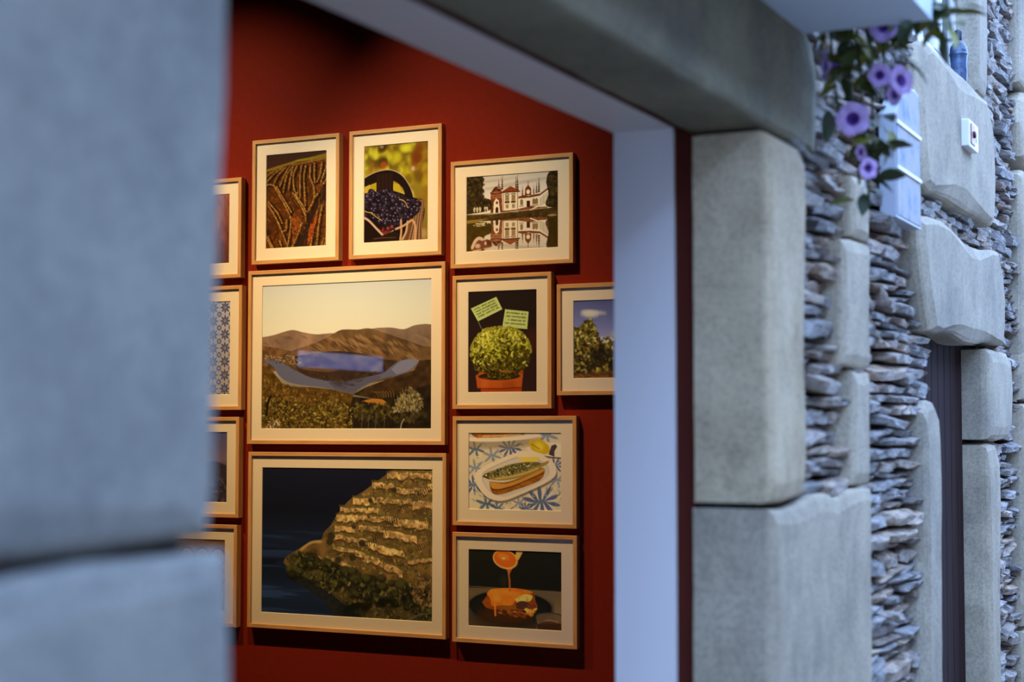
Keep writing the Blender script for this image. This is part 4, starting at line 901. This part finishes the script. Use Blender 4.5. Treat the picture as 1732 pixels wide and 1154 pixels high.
# ================================================================ shop lights and screen
def spot(loc, aim, energy, col, size, blend, label):
    root = empty('spotlight', loc, label, 'spotlight', 'track spotlights above the pictures')
    dvec = (Vector(aim) - Vector(loc)).normalized(); q = dvec.to_track_quat('-Z', 'Y')
    b = lathe('lamp_body', [(.02, .13), (.038, .125), (.038, .0), (.034, -.004)], 20, M['black_metal'], root); b.rotation_mode = 'QUATERNION'; b.rotation_quaternion = q
    l = lathe('lens', [(.030, .0), (.030, -.006)], 20, M['lamp_lens'], root); l.rotation_mode = 'QUATERNION'; l.rotation_quaternion = q
    tube('bracket', [q @ Vector((0, 0, .06)), (0, 0, 4.165 - loc[2])], .008, M['black_metal'], root)
    ld = bpy.data.lights.new('spot_light', 'SPOT'); ld.energy = energy; ld.color = col; ld.spot_size = R(size); ld.spot_blend = blend; ld.shadow_soft_size = .022
    lo = bpy.data.objects.new('spot_light', ld); COL.objects.link(lo); lo.parent = root
    lo.location = dvec * .03; lo.rotation_mode = 'QUATERNION'; lo.rotation_quaternion = q
box_t = tag(box('light_track', (4.235, 4.265, 2.2, 5.2, 4.165, 4.2), M['black_metal']), 'black ceiling track carrying the picture spotlights', 'light track')
HOT, AMBER_FILL = (1, .86, .58), (1, .51, .11)  # amber is for the added fill lamps beside the hot pair
spot((4.25, 3.00, 4.0), (5.6, 2.92, 2.20), 120, HOT, 54, .9, 'black track spotlight aimed at the palace picture, nearest the street')
spot((4.25, 3.16, 4.0), (5.6, 3.08, 1.05), 262, AMBER_FILL, 60, 1.0, 'added amber fill spotlight aimed at the lower right pictures')  # extra lamp, added to warm the lower right wall
spot((4.25, 4.45, 4.0), (5.6, 3.90, 2.35), 135, HOT, 54, .9, 'black track spotlight aimed at the hillside picture')
spot((4.25, 4.61, 4.0), (5.6, 3.80, 1.10), 262, AMBER_FILL, 60, 1.0, 'added amber fill spotlight aimed at the terraces picture, deepest in the shop')  # second added fill lamp, warms the lower left wall
sc = empty('wall_screen', (1.0, 6.3, 2.0), 'glowing blue screen seen mirrored in the large river picture', 'screen')
box('housing', (-.62, .62, -.05, 0, 0, .18), M['black_metal'], sc, None, .004)
box('display', (-.585, .585, -.054, -.05, .035, .15), M['screen'], sc)

# ================================================================ things on the street front
pl = empty('window_box', (2.0, .85, 2.512), 'long white planter box on the wall above the lintel', 'planter')
box('base_panel', (-1.62, 1.629, -.149, .150, 0, .018), M['planter_white'], pl)
box('front_panel', (-1.62, 1.629, -.149, -.131, .018, .22), M['planter_white'], pl)
box('rear_panel', (-1.62, 1.629, .132, .150, .018, .22), M['planter_white'], pl)
for xx in (-1.62, 1.611): box('end_panel', (xx, xx + .018, -.131, .132, .018, .22), M['planter_white'], pl)
box('soil', (-1.60, 1.61, -.131, .132, .10, .18), M['soil'], pl)

pt = empty('trailing_petunia', (3.55, .85, 2.69), 'trailing petunia with violet flowers hanging from the end of the white planter', 'flowering plant')
rp = random.Random(5)
def P(x, y, z): return (x - 3.55, y - .85, z - 2.69)
def leaf_mesh(seed):
    r_ = random.Random(seed); bm = bmesh.new(); L = 1.; rows = []
    wd = r_.uniform(.42, .55)
    for k in range(5):
        t = k / 4; ww = wd * math.sin(math.pi * min(1, t * .92 + .05)) ** .8 * .5; d = -.25 * t * t
        rows.append([bm.verts.new((t, -ww, d + .08 * ww * 4)), bm.verts.new((t, 0, d)), bm.verts.new((t, ww, d + .08 * ww * 4))])
    for a, b in zip(rows, rows[1:]):
        for i in range(2): bm.faces.new((a[i], a[i + 1], b[i + 1], b[i]))
    me = from_bm('leaf', bm, True); me.materials.append(M['leaf'])
    return me
LM = [leaf_mesh(i) for i in range(4)]
tips = []
STEMS = [[(3.60, .945, 2.70), (3.67, .955, 2.74), (3.70, .955, 2.6), (3.71, .945, 2.42), (3.72, .93, 2.29)], [(3.60, .92, 2.70), (3.68, .925, 2.75), (3.72, .92, 2.6), (3.73, .91, 2.4), (3.74, .895, 2.17)],
         [(3.60, .89, 2.70), (3.69, .90, 2.76), (3.74, .90, 2.6), (3.75, .89, 2.38), (3.75, .875, 2.14)], [(3.60, .86, 2.70), (3.70, .87, 2.75), (3.75, .875, 2.58), (3.77, .87, 2.40), (3.76, .865, 2.22)],
         [(3.60, .83, 2.70), (3.69, .84, 2.74), (3.73, .84, 2.6), (3.74, .835, 2.48), (3.74, .83, 2.36)], [(3.60, .78, 2.70), (3.68, .79, 2.72), (3.71, .80, 2.6), (3.72, .80, 2.45)], [(3.56, .72, 2.70), (3.62, .69, 2.73), (3.66, .675, 2.64), (3.68, .675, 2.53), (3.69, .67, 2.50)], [(3.58, .74, 2.70), (3.66, .715, 2.72), (3.68, .705, 2.58), (3.69, .70, 2.50)]]
LEAVES = [36, 44, 44, 44, 34, 18, 24, 14]
for si, s in enumerate(STEMS):
    cs = smooth(s, 6) if len(s[0]) == 2 else None
    pts = []
    for i in range(len(s) - 1):
        for k in range(4): pts.append(Vector(s[i]).lerp(Vector(s[i + 1]), k / 4))
    pts.append(Vector(s[-1]))
    tube('stem', [P(*p) for p in pts], .0035, M['stem'], pt, 5)
    nl = LEAVES[si]
    for k in range(nl):
        p = pts[rp.randrange(2, len(pts))] + Vector((rp.uniform(-.03, .05), rp.uniform(-.035, .035), rp.uniform(-.02, .02)))
        o = link('leaf', LM[rp.randrange(4)], None, pt); o.location = P(*p)
        z = rp.uniform(.045, .08); o.scale = (z, z * 1.1, z); o.rotation_euler = (rp.uniform(-.8, .8), rp.uniform(-.3, 1.3), rp.uniform(0, 6.28))
def flower_mesh():
    bm = bmesh.new(); n = 40; rings = []
    for r, d in ((.16, .45), (.34, .12), (.7, -.02), (1.0, .05)):
        ring = []
        for i in range(n):
            t = 2 * math.pi * i / n; lobe = 1 - (.10 * abs(math.cos(2.5 * t)) ** 3 if r > .6 else 0); fl = .06 * math.sin(5 * t) * (r > .6)
            ring.append(bm.verts.new((r * lobe * math.cos(t), r * lobe * math.sin(t), -d + fl)))
        rings.append(ring)
    for a, b in zip(rings, rings[1:]):
        for i in range(n): bm.faces.new((a[i], a[(i + 1) % n], b[(i + 1) % n], b[i]))
    return from_bm('petals', bm, True)
def throat_mesh():
    bm = bmesh.new(); n = 16; rings = []
    for r, d in ((.10, .95), (.16, .46), (.36, .085), (.40, .08)): rings.append([bm.verts.new((r * math.cos(6.2832 * i / n), r * math.sin(6.2832 * i / n), -d + .012)) for i in range(n)])
    for a, b in zip(rings, rings[1:]):
        for i in range(n): bm.faces.new((a[i], a[(i + 1) % n], b[(i + 1) % n], b[i]))
    bm.faces.new(rings[0]); return from_bm('throat', bm, True)
FM, TM = flower_mesh(), throat_mesh(); FM.materials.append(M['petal']); TM.materials.append(M['petal_throat'])
for (x, y, z, r_, yaw, pit) in ((3.67, .957, 2.443, .036, 1.9, .1), (3.67, .892, 2.313, .040, 2.9, .05), (3.67, .820, 2.520, .036, 2.6, .3), (3.67, .778, 2.392, .036, 3.9, -.2), (3.67, .828, 2.408, .028, 3.2, .3), (3.70, .883, 2.239, .020, 2.2, .4), (3.70, .863, 2.200, .026, 3.7, .5), (3.68, .80, 2.362, .026, 2.2, .5)):
    f = link('flower', FM, None, pt); f.location = P(x, y, z); f.scale = (r_, r_, r_)
    d_ = Vector((math.cos(yaw) * math.cos(pit), math.sin(yaw) * math.cos(pit) - .35, -math.sin(pit) * .3)).normalized()
    f.rotation_mode = 'QUATERNION'; f.rotation_quaternion = d_.to_track_quat('Z', 'Y')
    link('throat', TM, None, f)

# plaque
pq = empty('wall_plaque', (4.64, .97, 2.187), 'white enamel plaque with sloping top fixed to the slate wall', 'plaque')
bm = bmesh.new(); out = [(-.165, 0), (.165, 0), (.165, .36), (.155, .395), (.10, .405), (.02, .395), (-.10, .34), (-.165, .29)]
A = [bm.verts.new((x, 0, z)) for x, z in out]; B = [bm.verts.new((x, .045, z)) for x, z in out]
for i in range(len(out)): j = (i + 1) % len(out); bm.faces.new((A[i], A[j], B[j], B[i]))
bm.faces.new(A); bm.faces.new(B); link('body', from_bm('body', bm), M['plaque_edge'], pq)
bm = bmesh.new(); cc = (0, .18)
A = [bm.verts.new((cc[0] + (x - cc[0]) * .94, -.003, cc[1] + (z - cc[1]) * .96)) for x, z in out]; B = [bm.verts.new((v.co.x, .0, v.co.z)) for v in A]
for i in range(len(out)): j = (i + 1) % len(out); bm.faces.new((A[i], A[j], B[j], B[i]))
bm.faces.new(A); link('face', from_bm('face', bm), M['plaque'], pq)
for z in (.135, .262): box('ridge', (-.158, .158, -.007, -.002, z, z + .010), M['plaque_line'], pq)
# alarm button
al = empty('alarm_button', (5.60, .972, 2.548), 'small white box with a red push button on the big sill stone', 'alarm button')
box('housing', (-.09, .09, -.024, .012, 0, .092), M['plastic_white'], al, None, .004)
bt = box('red_panel', (-.062, .012, -.028, -.024, .012, .080), M['plastic_red'], al, None, .001)
lathe('push_button', [(.012, 0), (.012, .006), (.009, .008)], 16, M['plastic_dark'], bt, (-.022, -.028, .046)).rotation_euler = (R(90), 0, 0)
box('slot', (.040, .056, -.0255, -.024, .03, .062), M['plastic_slot'], al)
# blue jug on the sill
jg = empty('ceramic_bottle', (5.83, 1.035, 2.812), 'blue glazed bottle with dark neck standing on the stone window sill', 'bottle')
lathe('body', [(.018, 0), (.026, .005), (.029, .04), (.028, .09), (.030, .11), (.031, .125), (.029, .145), (.020, .16), (.013, .168)], 24, M['blue_glaze'], jg)
lathe('collar_ring', [(.029, .112), (.033, .116), (.033, .122), (.029, .126)], 24, M['blue_glaze'], jg)
lathe('neck', [(.013, .166), (.012, .185), (.014, .20), (.012, .206)], 20, M['blue_glaze_dark'], jg)
